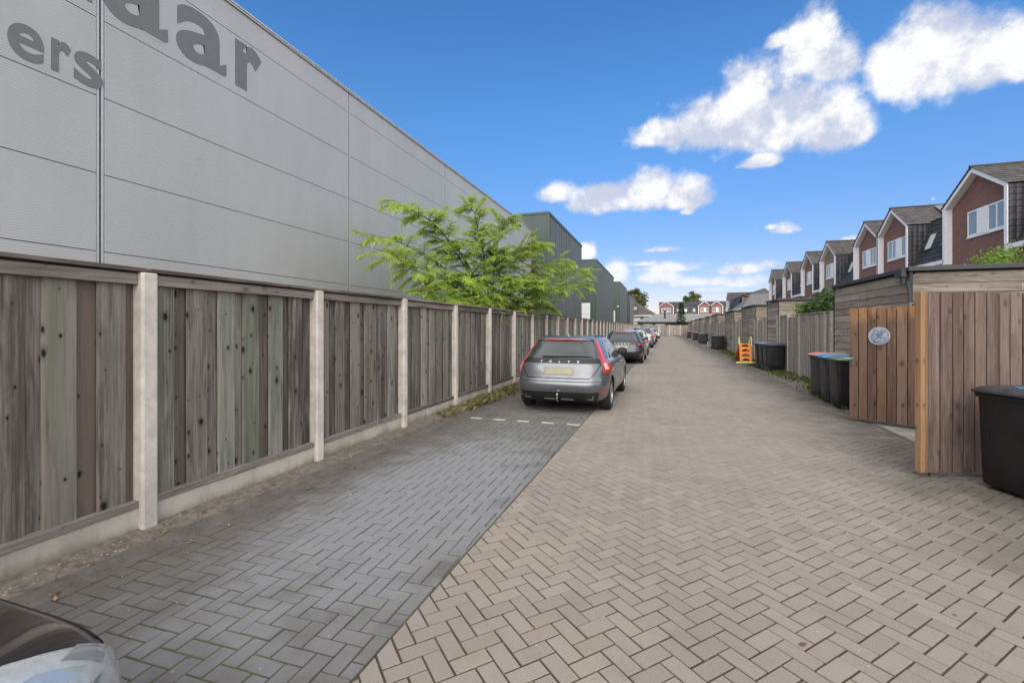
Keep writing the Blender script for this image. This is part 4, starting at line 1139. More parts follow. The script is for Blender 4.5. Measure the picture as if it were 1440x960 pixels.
g = MB(); g.box(-18, -1.4, 116.6, 129, 0, 4.58); g.build('wall', m_brick2, q)
g = MB(); g.box(-18.6, -.7, 115.85, 115.99, 4.35, 4.6); g.build('gutter', m_ivory, q)
g = MB(); g.box(-6.8, -5.9, 117.9, 118.5, 5.7, 6.5, M=Matrix.Translation((0,.2,.25))); g.build('skylight', m_blind, q)
for x in (-6.6, -4.2):
    g = MB(); g.box(x, x+1.7, 116.53, 116.58, 2.4, 4.2); g.build('window', m_ivory, q)
# ================================================================== CARS
m_tyre = plain('tyre_rubber', (0.018, 0.018, 0.019), 0.85, var=0.2, scale=20)
m_rim = plain('alloy_rim', (0.42, 0.42, 0.43), 0.35, metal=0.9, var=0.05)
m_rimd = plain('dark_wheel_well', (0.008, 0.008, 0.008), 0.9)
m_plast = plain('black_car_plastic', (0.012, 0.012, 0.013), 0.45, var=0.1)
m_chrome = plain('chrome', (0.7, 0.7, 0.7), 0.12, metal=1.0, var=0.02)
m_carglass, t, b = material('car_glass')
b.inputs['Base Color'].default_value = (0.028, 0.034, 0.036, 1); b.inputs['Roughness'].default_value = 0.02; b.inputs['IOR'].default_value = 1.7
m_red, t, b = material('red_lamp_lens')
b.inputs['Base Color'].default_value = (0.62, 0.018, 0.012, 1); b.inputs['Roughness'].default_value = 0.12; b.inputs['Coat Weight'].default_value = 1.0
t.set(b, 'Base Color', t.mix(t.ramp(t.noise(t.obj(), 14, 3), .35, .65), (0.48, 0.012, 0.01), (0.75, 0.03, 0.018)))
m_amber, t, b = material('pale_lamp_lens')
t.set(b, 'Base Color', t.mix(t.ramp(t.noise(t.obj(), 30, 3), .35, .65), (0.78, 0.42, 0.28), (0.85, 0.66, 0.5))); b.inputs['Roughness'].default_value = 0.1; b.inputs['Coat Weight'].default_value = 1.0
m_plate = plain('blurred_yellow_plate', (0.30, 0.27, 0.165), 0.4, var=0.12, scale=3)
m_plateg = plain('greyed_plate', (0.30, 0.29, 0.25), 0.4, var=0.12, scale=3)
m_platebg = plain('grey_plate_surround', (0.22, 0.22, 0.23), 0.4)
m_letterw = plain('chrome_letters', (0.75, 0.75, 0.75), 0.25, metal=0.8, var=0.02)
def paint(name, col, metal=0.5, rough=0.32):
    m, t, b = material(name)
    v = t.obj(); f = t.noise(v, 900, 1); f2 = t.noise(v, 3, 5)
    t.set(b, 'Base Color', t.mix(t.ramp(f, .3, .7), tuple(c*.88 for c in col), tuple(min(1, c*1.12) for c in col)))
    b.inputs['Metallic'].default_value = metal; t.set(b, 'Roughness', t.ramp(f2, .3, .7, rough*.85, rough*1.2))
    b.inputs['Coat Weight'].default_value = 0.65; b.inputs['Coat Roughness'].default_value = 0.03
    return m
LQ, LP = 4.6, 8.0
class Shell:
    """car body as a stack of rounded plan outlines; rows: z, rear y, front y, half width"""
    def __init__(s, rows, L):
        s.L = L; a = np.array(rows, float); zz = np.arange(a[0, 0], a[-1, 0]+1e-6, .0125)
        cols = [np.interp(zz, a[:, 0], a[:, k]) for k in (1, 2, 3)]
        for _ in range(3):
            for c in cols: c[1:-1] = (c[:-2]+2*c[1:-1]+c[2:])/4
        s.z = zz; s.c = cols
    def at(s, z):
        return [float(np.interp(z, s.z, c)) for c in s.c]
    def pt(s, ph, z, off=0.0, front=False):
        """ph in degrees from the middle of the tail (or nose) to the flank; sign picks the side"""
        def raw(ph, z):
            yr, yf, w_ = s.at(z); ym = (s.L*.5); a = R(abs(ph)); sg = 1 if ph >= 0 else -1
            hl = (yf-ym) if front else (ym-yr)
            x = sg*w_*max(0, math.sin(a))**(2/LQ); y = hl*max(0, math.cos(a))**(2/LP)
            return Vector((x, ym+y if front else ym-y, z))
        p = raw(ph, z)
        if off:
            e = 1.2; du = raw(min(ph+e, 89.5), z)-raw(max(ph-e, -89.5), z); dv = raw(ph, min(z+.012, s.z[-1]))-raw(ph, max(z-.012, s.z[0]))
            n = du.cross(dv)
            if n.length > 1e-9:
                n.normalize()
                c = Vector((p.x, (p.y-s.L*.5)*.6, 0))
                if n.dot(c) < 0: n = -n
                p = p+n*off
        return p
    def side(s, y, z, sg, off=0.0):
        def raw(y, z):
            yr, yf, w_ = s.at(z); ym = s.L*.5
            hl = (yf-ym) if y > ym else (ym-yr)
            q = min(1, abs(y-ym)/max(hl, .05))
            return Vector((sg*w_*max(0, 1-q**LP)**(1/LQ), y, z))
        p = raw(y, z)
        if off:
            n = (raw(y+.02, z)-raw(y-.02, z)).cross(raw(y, z+.02)-raw(y, z-.02))
            if n.length > 1e-9:
                n.normalize(); 
                if n.x*sg < 0: n = -n
                p = p+n*off
        return p
    def body(s, name, mats, parent, wheels, wr):
        M_ = 26; rings = []
        for z in s.z[::2]:
            rg = []
            for fr, sgn in ((False, 1), (True, 1), (True, -1), (False, -1)):
                angs = [90*k/M_ for k in range(M_)]
                if (fr and sgn == 1) or (not fr and sgn == -1): angs = [90-a for a in angs]
                for a in angs: rg.append(tuple(s.pt(sgn*a if a > 0 else 0, float(z), 0, fr)))
            rings.append(rg)
        n = len(rings[0]); bm = bmesh.new(); V = [[bm.verts.new(p) for p in rg] for rg in rings]
        for i in range(len(V)-1):
            for k in range(n):
                f = bm.faces.new((V[i][k], V[i][(k+1) % n], V[i+1][(k+1) % n], V[i+1][k])); f.material_index = 1 if s.z[::2][i] < .235 else 0
        f = bm.faces.new(V[0][::-1]); f.material_index = 1
        bm.faces.new(V[-1])
        bmesh.ops.remove_doubles(bm, verts=bm.verts, dist=1e-5); bmesh.ops.recalc_face_normals(bm, faces=bm.faces)
        me = bpy.data.meshes.new(name); bm.to_mesh(me); bm.free()
        for m in mats: me.materials.append(m)
        o = bpy.data.objects.new(name, me); C.objects.link(o)
        cb = MB()
        for wy in wheels:
            for sg in (-1, 1):
                cb.lathe([(0, sg*.52), (wr, sg*.52), (wr, sg*1.2), (0, sg*1.2)], 40, 'x', (0, wy, wr-.035), mi=0)
        cut = cb.build('cutter', mats[1])
        md = o.modifiers.new('b', 'BOOLEAN'); md.object = cut; md.operation = 'DIFFERENCE'; md.solver = 'EXACT'; md.material_mode = 'TRANSFER'
        dg = bpy.context.evaluated_depsgraph_get()
        me2 = bpy.data.meshes.new_from_object(o.evaluated_get(dg)); o.modifiers.clear(); o.data = me2; me2.name = name
        bpy.data.objects.remove(cut)
        me2.polygons.foreach_set('use_smooth', [True]*len(me2.polygons)); me2.set_sharp_from_angle(angle=R(32))
        o.parent = parent
        return o
    def patch(s, name, mat, parent, fn, c4, nu=10, nv=6, off=.004, thick=.012, uv=None):
        """closed thin shell laid on the body; c4: four (u,z) corners, lower left, lower right, upper right, upper left"""
        g = MB(); vs = []
        for d in (off, -thick):
            for j in range(nv+1):
                b_ = j/nv
                for i in range(nu+1):
                    a = i/nu
                    u = (c4[0][0]*(1-a)+c4[1][0]*a)*(1-b_)+(c4[3][0]*(1-a)+c4[2][0]*a)*b_
                    z = (c4[0][1]*(1-a)+c4[1][1]*a)*(1-b_)+(c4[3][1]*(1-a)+c4[2][1]*a)*b_
                    vs.append(tuple(fn(u, z, d)))
        N = (nu+1)*(nv+1); W_ = nu+1; fs = []
        for j in range(nv):
            for i in range(nu):
                q = (j*W_+i, j*W_+i+1, (j+1)*W_+i+1, (j+1)*W_+i); fs.append(q); fs.append(tuple(N+a for a in q[::-1]))
        rim = [i for i in range(W_)]+[j*W_+nu for j in range(1, nv+1)]+[nv*W_+i for i in range(nu-1, -1, -1)]+[j*W_ for j in range(nv-1, 0, -1)]
        for a, c in zip(rim, rim[1:]+rim[:1]): fs.append((a, c, c+N, a+N))
        g.add(vs, fs)
        return g.build(name, mat, parent, smooth=True, world=False)

def wheel(parent, x, y, r, sg, style=5, rimm=None):
    w_ = .105
    g = MB(); g.lathe([(r*.64, -w_*.8), (r*.9, -w_), (r*.985, -w_*.75), (r, -w_*.4), (r, w_*.4), (r*.985, w_*.75), (r*.9, w_), (r*.64, w_*.8), (r*.64, -w_*.8)], 40, 'x', (x, y, r))
    ty = g.build('wheel', m_tyre, parent, smooth=True, world=False)
    g = MB(); xo = x+sg*w_*.72
    g.lathe([(r*.60, -.02), (r*.665, -.01), (r*.665, .022), (r*.63, .024), (r*.60, .0)], 40, 'x', (xo, y, r))
    g.lathe([(0, -.01), (r*.14, -.01), (r*.14, .016), (0, .02)] if sg > 0 else [(0, -.02), (r*.14, -.016), (r*.14, .01), (0, .01)], 16, 'x', (xo, y, r))
    for k in range(style):
        a = 2*math.pi*k/style+.3
        for da in (-.14, .14):
            p = [(xo+sg*.002, y+r*.1*math.cos(a+da*.3), r+r*.1*math.sin(a+da*.3)), (xo+sg*.004, y+r*.62*math.cos(a+da), r+r*.62*math.sin(a+da))]
            g.tube(p, [r*.05, r*.038], 6)
    g.build('rim', rimm or m_rim, ty, smooth=True, world=False)
    g = MB(); g.lathe([(0, -.02), (r*.62, -.02), (r*.62, .01), (0, .01)], 28, 'x', (x+sg*w_*.2, y, r)); g.build('brake_disc', m_rimd, ty, world=False)

def car_letters(txt, x0, x1, y, z, size, parent, sh, mat=None, follow=True, off=.006, tilt=None):
    """spaced chrome letters across the tail"""
    n = len(txt); obs = None; mv = []; mf = []
    for i, ch in enumerate(txt):
        cu = bpy.data.curves.new('l', 'FONT'); cu.body = ch; cu.size = size; cu.extrude = .003; cu.offset = .001; cu.align_x = 'CENTER'
        o = bpy.data.objects.new('l', cu); C.objects.link(o); dg = bpy.context.evaluated_depsgraph_get()
        me = bpy.data.meshes.new_from_object(o.evaluated_get(dg)); bpy.data.objects.remove(o)
        cx = x0+(x1-x0)*i/(n-1); ofs = len(mv)
        for v in me.vertices:
            xx, zz = cx+v.co.x, z+v.co.y
            wz = sh.at(zz)[2]; ph = math.degrees(math.asin(min(1, (abs(xx)/wz))**(LQ/2)))
            p = sh.pt(math.copysign(ph, xx), zz, off+v.co.z); mv.append((xx, p.y, zz))
        for f in me.polygons: mf.append(tuple(ofs+k for k in f.vertices))
        bpy.data.meshes.remove(me)
    g = MB(); g.add(mv, mf, .5); return g.build('badge_letters', mat or m_letterw, parent, world=False)

WAGON = lambda L: [(.19,.34,L-.40,.76),(.235,.17,L-.30,.865),(.30,.075,L-.14,.90),(.40,.035,L-.05,.92),(.50,.0,L,.930),(.58,.0,L,.932),(.66,.055,L-.02,.930),(.72,.075,L-.05,.926),(.76,.085,L-.16,.925),(.83,.105,L-.45,.922),(.90,.135,L-.85,.912),(.955,.165,L-1.2,.890),(1.0,.20,L-1.42,.855),(1.08,.27,L-1.52,.815),(1.2,.385,L-1.76,.755),(1.32,.51,L-2.05,.692),(1.385,.56,L-2.25,.645),(1.40,.50,L-2.30,.632),(1.43,.56,L-2.5,.585),(1.455,.80,L-2.75,.50),(1.475,1.05,L-2.95,.36),(1.484,1.35,L-3.1,.18)]
def scale_rows(rows, hz, wz, tail=0.0, tz=0.9):
    o = []
    for z, a, f, w_ in rows:
        o.append((z*hz if z > .3 else z, a+(tail*(z-tz) if z > tz else 0), f, w_*wz))
    return o
def make_car(label, L=4.63, pm=None, rows=None, wheels=(.88, 3.66), wr=.325, detail=2, tail='boot', letters=None, front=False, belt=(1.005, 1.375), rimm=None, group='cars parked in the strip along the fence', plate=None, rails=True, cat='car'):
    r_ = thing('parked_car', label, cat, (0,0,0), 0, group)
    sh = Shell(rows or WAGON(L), L)
    bd = sh.body('body', [pm, m_plast], r_, wheels, wr+.04)
    k = sh.z[-1]/1.484
    zb, zt = belt
    for i, wy in enumerate(wheels):
        for sg in (-1, 1): wheel(r_, sg*(sh.at(.6)[2]-.125), wy, wr, sg, rimm=rimm)
    rear = lambda u, z, d: sh.pt(u, z, d)
    frn = lambda u, z, d: sh.pt(u, z, d, True)
    # rear window and the parts of the tail
    sh.patch('rear_window', m_carglass, r_, rear, ((-43, zb+.035), (43, zb+.035), (46, zt-.01), (-46, zt-.01)), 24, 8, .004)
    sh.patch('spoiler_underside', m_plast, r_, rear, ((-50, zt-.008), (50, zt-.008), (50, zt+.012), (-50, zt+.012)), 20, 2, .006)
    sh.patch('windscreen', m_carglass, r_, frn, ((-46, zb+.03), (46, zb+.03), (46, zt), (-46, zt)), 24, 8, .004)
    for sg in (-1, 1):
        sd_ = lambda u, z, d: sh.side(u, z, sg, d)
        ys = [(.86, 1.42, 1.22, 1.45), (1.50, 2.32, 1.52, 2.30), (2.40, L-1.62, 2.37, L-2.14)]
        if front: ys = ys
        for (a, c, a2, c2) in ys:
            sh.patch('side_window', m_carglass, r_, sd_, ((a, zb+.01), (c, zb+.01), (c2, zt-.015), (a2, zt-.015)), 12, 6, .004)
        if detail > 0:
            sh.patch('belt_trim', m_chrome if detail > 1 else m_plast, r_, sd_, ((.80, zb-.012), (L-1.5, zb-.012), (L-1.55, zb+.004), (.82, zb+.004)), 30, 1, .007)
            for yy in (1.30, 2.36, L-1.38):
                sh.patch('door_gap', m_rimd, r_, sd_, ((yy+.03 if yy < 2 else yy, .30), (yy+.04 if yy < 2 else yy+.009, .30), (yy+.009, zb-.02), (yy, zb-.02)), 1, 14, .0012, .003)
            for yy in (1.52, 2.55):
                g = MB(); p = sh.side(yy, .87*k, sg, .02); q = sh.side(yy+.2, .875*k, sg, .02)
                g.tube([p-Vector((sg*.022,0,0)), p, q, q-Vector((sg*.022,0,0))], .013, 6); g.build('door_handle', pm, r_, world=False, smooth=True)
        # mirror
        g = MB(); m0 = sh.side(L-1.72, zb+.03, sg, 0)
        g.lathe([(0,-.045),(.062,-.04),(.082,.0),(.072,.05),(.035,.085),(0,.09)], 18, 'y', (0,0,0))
        g.v = [(m0.x+sg*(.10+p[0]*1.35), m0.y+p[1], m0.z+.045+p[2]) for p in g.v]
        g.tube([m0-Vector((sg*.03,0,.01)), m0+Vector((sg*.07,0,.02))], .022, 8)
        mi_ = g.build('mirror', m_plast if detail > 1 else pm, r_, smooth=True, world=False)
        if rails:
            g = MB(); pts = []
            for q in range(9):
                yy = 1.0+q*(L-3.35)/8; p = sh.side(yy, 1.438*k, sg, 0); pts.append(p+Vector((0,0,.028 if 0 < q < 8 else -.01)))
            g.tube(pts, .013, 6); g.build('roof_rail', m_plast, r_, smooth=True, world=False)
        # rear lamp
        S = (lambda a: a) if sg > 0 else (lambda a: -a)
        if tail == 'boot':
            sh.patch('tail_lamp', m_red, r_, rear, ((S(49.5), zb-.04), (S(65), zb-.04), (S(63.5), zt-.005), (S(52), zt-.005)), 5, 10, .010)
            tl = sh.patch('tail_lamp', m_red, r_, rear, ((S(51), .765), (S(85), .775), (S(68), zb-.03), (S(48), zb-.025)), 12, 8, .016)
            sh.patch('lamp_inner', m_amber, tl, rear, ((S(53.5), .835), (S(68), .83), (S(59), zb-.055), (S(51), zb-.06)), 6, 6, .0185)
            tl['label'] = 'wide lower red lamp cluster with a pale centre'
        elif tail == 'blade':
            tl = sh.patch('tail_lamp', m_red, r_, rear, ((S(33), .86*k), (S(78), .80*k), (S(76), .90*k), (S(30), .905*k)), 10, 5, .010)
            sh.patch('lamp_inner', m_plast, tl, rear, ((S(30), .835*k), (S(62), .80*k), (S(60), .835*k), (S(30), .86*k)), 8, 2, .007)
        else:
            tl = sh.patch('tail_lamp', m_red, r_, rear, ((S(42), .78*k), (S(80), .79*k), (S(74), 1.03*k), (S(46), 1.0*k)), 8, 6, .012)
            sh.patch('lamp_inner', m_amber, tl, rear, ((S(48), .86*k), (S(70), .86*k), (S(68), .91*k), (S(48), .91*k)), 6, 3, .0145)
        sh.patch('reflector', m_red, r_, rear, ((S(44), .405), (S(60), .405), (S(60), .43), (S(44), .43)), 4, 1, .007)
        if front or detail < 2:
            hl_ = sh.patch('headlight', m_amber if False else m_lens, r_, frn, ((S(44), .60*k), (S(80), .66*k), (S(76), .745*k), (S(46), .70*k)), 10, 5, .008)
    sh.patch('high_brake_lamp', m_red, r_, rear, ((-14, zt+.014), (14, zt+.014), (14, zt+.030), (-14, zt+.030)), 8, 1, .005)
    if tail == 'boot':
        sh.patch('tailgate_band', m_plast, r_, rear, ((-47, zb-.055), (47, zb-.055), (46, zb+.03), (-46, zb+.03)), 24, 3, .0045)
    elif tail == 'blade':
        sh.patch('tailgate_band', m_plast, r_, rear, ((-34, .885*k), (34, .885*k), (38, .935*k), (-38, .935*k)), 24, 3, .0045)
    if letters: car_letters(letters[0], letters[1], letters[2], 0, letters[3], letters[4], r_, sh)
    # number plate
    p0 = sh.pt(0, (plate or .86)-.055, 0); p1 = sh.pt(0, (plate or .86)+.055, 0)
    zc = plate or .86; g = MB()
    yb = 0
    def pl(x0, x1, z0, z1, d):
        n = 8; vs = []
        for zz in (z0, z1):
            for q in range(n+1):
                x = x0+(x1-x0)*q/n; wz = sh.at(zz)[2]; ph = math.degrees(math.asin((abs(x)/wz)**(LQ/2))); pp = sh.pt(math.copysign(ph, x), zz, 0)
                vs.append((x, pp.y-d, zz))
        vs += [(a, b_+.02, c) for a, b_, c in vs]; m_ = 2*(n+1); fs = []
        for q in range(n):
            fs += [(q, q+1, n+1+q+1, n+1+q), (m_+q, m_+n+1+q, m_+n+2+q, m_+q+1), (q, m_+q, m_+q+1, q+1), (n+1+q, n+2+q, m_+n+2+q, m_+n+1+q)]
        fs += [(0, n+1, m_+n+1, m_), (n, m_+n, m_+2*n+1, 2*n+1)]
        g_ = MB(); g_.add(vs, fs, .5); return g_
    hold = pl(-.30, .30, zc-.072, zc+.072, .0175).build('plate_holder', m_platebg, r_, world=False)
    pl(-.262, .258, zc-.056, zc+.052, .0205).build('number_plate', m_plate if detail > 1 else m_plateg, hold, world=False)
    if tail == 'boot': sh.patch('tailgate_panel', pm, r_, rear, ((-20, .685), (20, .685), (42, zb-.058), (-42, zb-.058)), 24, 8, .007)
    if tail == 'boot':
        for s_ in (-1, 1):
            sh.patch('tailgate_crease', m_rimd, r_, rear, ((s_*21, .675), (s_*22, .675), (s_*44.5, zb-.06), (s_*43.5, zb-.06)), 1, 12, .0085, .003)
        sh.patch('tailgate_crease', m_rimd, r_, rear, ((-21, .674), (21, .674), (21, .681), (-21, .681)), 14, 1, .0085, .003)
    # lower bumper, exhausts, tow ball
    sh.patch('rear_valance', m_plast, r_, rear, ((-36, .225), (36, .225), (40, .42), (-40, .42)), 24, 6, .008)
    if detail > 1:
        for sx in (-1, 1):
            g = MB(); yy = sh.pt(32, .33, 0).y-.012
            a, c = sorted((sx*.42, sx*.66)); z0, z1 = .285, .375
            for bx in ((a, c, z1-.012, z1), (a, c, z0, z0+.012), (a, a+.012, z0+.012, z1-.012), (c-.012, c, z0+.012, z1-.012)):
                g.box(bx[0], bx[1], yy-.03, yy+.06, bx[2], bx[3])
            ex = g.build('exhaust_trim', m_chrome, r_, world=False)
            g = MB(); g.box(a+.012, c-.012, yy+.0, yy+.05, z0+.012, z1-.012); g.build('exhaust_mouth', m_rimd, ex, world=False)
        g = MB(); yy = sh.pt(0, .3, 0).y
        g.tube([(0, yy+.2, .24), (0, yy-.06, .25), (0, yy-.11, .30), (0, yy-.11, .36)], .018, 8); g.lathe([(0, .35), (.02, .353), (.027, .375), (.02, .398), (0, .40)], 14, 'z', (0, yy-.11, 0))
        g.build('tow_ball', m_chrome, r_, world=False, smooth=True)
        g = MB(); g.box(-.27, -.06, yy-.018, yy, .275, .287); g.box(.06, .30, yy-.018, yy, .275, .287); g.build('valance_trim', m_chrome, r_, world=False)
        # bumper shut line and tailgate outline
        sh.patch('bumper_gap', m_rimd, r_, rear, ((-49, .612), (49, .612), (49, .622), (-49, .622)), 24, 1, .0012, .003)
        for s_ in (-1, 1):
            sh.patch('tailgate_gap', m_rimd, r_, rear, ((s_*49, .62), (s_*49.9, .62), (s_*47.5, .81), (s_*46.6, .81)), 1, 8, .0012, .003)
        # wiper
        g = MB(); pts = [sh.pt(a, zb+.055+.02*(1-abs(a-12)/30), .016) for a in range(-8, 34, 4)]; g.tube(pts, [.018, .02, .016, .012, .011, .010, .009, .008, .007, .006, .005], 6); g.build('rear_wiper', m_plast, r_, world=False, smooth=True)
        g = MB(); yy = 1.05; zr = 1.47*k
        g.prism([(yy-.02, zr-.01), (yy+.17, zr), (yy+.16, zr+.02), (yy+.04, zr+.045), (yy-.01, zr+.035)], -.02, .02, 'x'); g.build('aerial_fin', pm, r_, world=False, bevel=.006)
    return r_, sh
m_lens, t, b = material('clear_lamp_lens')
b.inputs['Base Color'].default_value = (0.55, 0.57, 0.58, 1); b.inputs['Roughness'].default_value = 0.06; b.inputs['Coat Weight'].default_value = 1.0; b.inputs['Metallic'].default_value = 0.3
p_grey = paint('steel_grey_paint', (0.15, 0.157, 0.172), .6, .34)
p_dark = paint('graphite_paint', (0.035, 0.035, 0.04), .4, .3)
p_white = paint('white_car_paint', (0.62, 0.62, 0.61), .0, .35)
p_silver = paint('silver_paint', (0.36, 0.36, 0.37), .7, .32)
p_blk = paint('black_paint', (0.012, 0.010, 0.013), .2, .3)
p_wine = paint('dark_wine_paint', (0.055, 0.03, 0.032), .4, .3)
c1, s1 = make_car('steel grey estate car with tall curved red tail lamps, nearest along the fence', pm=p_grey, letters=('VOLVO', -.36, .36, .968, .052), plate=.815)
c1.location = (-1.87, 8.45, .004); c1.rotation_euler.z = R(-0.9)
SUV = scale_rows(WAGON(4.45), 1.10, .985, -.25, 1.05)
HAT = scale_rows(WAGON(4.2), 1.0, .96, -.12, 1.0)
c2, _ = make_car('dark graphite estate with thin red blade lamps, second in the line', L=4.69, pm=p_dark, letters=('SKODA', -.30, .30, .895, .05), tail='blade', plate=.77, detail=1)
c2.location = (-1.70, 20.9, .004); c2.rotation_euler.z = R(-0.9)
c3, _ = make_car('white hatchback tucked right behind the graphite estate', L=4.2, rows=HAT, pm=p_white, tail='block', detail=1, wheels=(.75, 3.3), wr=.31, rails=False)
c3.location = (-1.62, 27.3, .004)
c4, _ = make_car('silver tall car with large red tail lamps, fourth in the line', L=4.45, rows=SUV, pm=p_silver, tail='block', detail=1, wheels=(.8, 3.42), wr=.345, belt=(1.105, 1.51))
c4.location = (-1.5, 37.5, .004)
c5 = copy_tree(c3); c5['label'] = 'white hatchback parked beyond the silver tall car'; c5.location = (-1.4, 44.2, .004)
c6, _ = make_car('dark wine coloured car, last but one in the line', L=4.2, rows=HAT, pm=p_wine, tail='block', detail=0, wheels=(.75, 3.3), wr=.31, rails=False)
c6.location = (-1.3, 50.6, .004)
c7 = copy_tree(c3); c7['label'] = 'white car farthest along the line, by the end fence'; c7.location = (-1.05, 68.5, .004)

# the black car beside the viewer, nose into the frame
fr_rows = [(.19,.42,3.75,.74),(.24,.30,3.92,.82),(.32,.12,4.10,.865),(.42,.04,4.19,.885),(.52,.0,4.20,.89),(.60,.0,4.185,.89),(.66,.05,4.13,.888),(.72,.07,4.02,.885),(.78,.085,3.86,.88),(.84,.105,3.62,.872),(.90,.135,3.32,.858),(.955,.165,3.02,.84),(1.0,.20,2.86,.815),(1.08,.27,2.76,.78),(1.2,.385,2.5,.72),(1.32,.51,2.2,.66),(1.40,.52,1.98,.61),(1.43,.56,1.8,.56),(1.455,.80,1.6,.48),(1.475,1.05,1.45,.34),(1.484,1.25,1.35,.2)]
cb_, sb_ = make_car('black hatchback right beside the viewer, only its headlight corner in view', L=4.2, rows=fr_rows, pm=p_blk, tail='block', detail=0, wheels=(.78, 3.34), wr=.315, front=True, rails=False)
for o in [c for c in kids(cb_) if c.name.startswith('headlight')]: bpy.data.objects.remove(o)
FNT = lambda u, z, d: sb_.pt(u, z, d, True)
m_refl = plain('headlight_reflector', (0.62, 0.62, 0.61), 0.3, metal=0.15, var=0.2, scale=9)
m_clear, t, b = material('headlight_cover')
b.inputs['Base Color'].default_value = (0.93, 0.95, 0.95, 1); b.inputs['Roughness'].default_value = 0.03; b.inputs['Transmission Weight'].default_value = 0.92; b.inputs['IOR'].default_value = 1.3
for s_ in (-1, 1):
    hd = sb_.patch('headlight', m_clear, cb_, FNT, ((s_*19, .515), (s_*84, .53), (s_*84.5, .862), (s_*40, .868)), 16, 12, .014, -.006)
    sb_.patch('lamp_rim', m_refl, hd, FNT, ((s_*18, .505), (s_*85, .52), (s_*85.6, .868), (s_*39.5, .874)), 16, 10, .002, .01)
    for (a, c, z0, z1, mm) in ((22, 33, .53, .60, m_chrome), (24, 35, .62, .70, m_platebg), (37, 47, .535, .64, m_chrome), (38, 47, .66, .74, m_lens), (50, 58, .55, .70, m_platebg), (60, 66, .55, .76, m_chrome), (69, 80, .57, .74, m_amber), (58, 70, .785, .845, m_platebg), (73, 82, .80, .85, m_lens)):
        sb_.patch('lamp_bowl', mm, hd, FNT, ((s_*a, z0), (s_*c, z0+.012), (s_*c, z1), (s_*(a+2), z1-.02)), 8, 6, .005, .003)
    sb_.patch('bumper_corner', paint('grey_bumper_paint', (0.10, 0.10, 0.115), .3, .4) if s_ < 0 else bpy.data.materials['grey_bumper_paint'], cb_, FNT, ((s_*20, .36), (s_*80, .36), (s_*82, .505), (s_*32, .49)), 14, 6, .075)
sb_.patch('grille', m_plast, cb_, FNT, ((-17, .50), (17, .50), (17, .62), (-17, .62)), 16, 4, .006)
cb_.location = (-2.31, 1.06-4.2, .004)
# ================================================================== VEGETATION
def leafmat(name, lo, mid, hi, trans=0.35):
    m, t, b = material(name)
    r = t.attr(); 
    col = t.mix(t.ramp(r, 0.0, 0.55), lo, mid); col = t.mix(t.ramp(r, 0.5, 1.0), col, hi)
    t.set(b, 'Base Color', col); b.inputs['Roughness'].default_value = 0.55; b.inputs['Specular IOR Level'].default_value = 0.3
    tr = t.n('ShaderNodeBsdfTranslucent'); t.set(tr, 'Color', t.mix(0.5, col, hi))
    mx = t.n('ShaderNodeMixShader'); t.set(mx, 0, trans); t.t.links.new(b.outputs[0], mx.inputs[1]); t.t.links.new(tr.outputs[0], mx.inputs[2])
    o = [n for n in t.t.nodes if n.type == 'OUTPUT_MATERIAL'][0]; t.t.links.new(mx.outputs[0], o.inputs[0])
    return m
m_bark = plain('grey_brown_bark', (0.11, 0.085, 0.06), 0.95, var=0.25, scale=14, bump=0.4)
m_bark2 = plain('olive_young_bark', (0.14, 0.12, 0.06), 0.9, var=0.2, scale=14)
m_loc = leafmat('yellow_green_leaflet', (0.10, 0.18, 0.04), (0.24, 0.375, 0.068), (0.54, 0.65, 0.12), 0.42)
m_leafd = leafmat('dark_green_leaf', (0.022, 0.045, 0.014), (0.05, 0.09, 0.025), (0.10, 0.155, 0.04), 0.25)
m_leafy = leafmat('light_green_leaf', (0.06, 0.11, 0.02), (0.14, 0.23, 0.035), (0.28, 0.38, 0.07), 0.35)
m_leafo = leafmat('olive_leaf', (0.05, 0.06, 0.02), (0.12, 0.13, 0.05), (0.22, 0.23, 0.10), 0.3)
m_grass = leafmat('dry_grass', (0.10, 0.10, 0.035), (0.22, 0.19, 0.085), (0.40, 0.34, 0.19), 0.3)
m_grassg = leafmat('green_weed', (0.035, 0.06, 0.012), (0.085, 0.12, 0.025), (0.18, 0.20, 0.06), 0.3)

def frond(mb, base, dirv, up, L, tone, rr):
    """one pinnate leaf: drooping midrib with paired leaflets"""
    d = dirv.normalized(); side = d.cross(up)
    if side.length < .01: side = Vector((1, 0, 0))
    side.normalize(); n = 11; p = base.copy(); droop = rr.uniform(.03, .085)
    for i in range(n):
        d = (d+Vector((0, 0, -droop))).normalized(); s = L/n; q = p+d*s
        lw = L*.235*math.sin(math.pi*(.12+.83*(i+1)/n))+.012
        nn = side.cross(d).normalized()
        wdt = s*.47
        for sg in (-1, 1):
            tip = p+side*sg*lw+d*s*.35-nn*lw*rr.uniform(.05, .35)*1.0
            m_ = (p+tip)/2; t_ = min(1, max(0, tone+rr.gauss(0, .10)))
            mb.add([tuple(p), tuple(m_+d*wdt+nn*.002), tuple(tip), tuple(m_-d*wdt*.85)], [(0, 1, 2, 3)], t_)
        p = q
    mb.add([tuple(p), tuple(p+side*.012+d*.03), tuple(p+d*.06), tuple(p-side*.012+d*.03)], [(0, 1, 2, 3)], min(1, tone+.1))

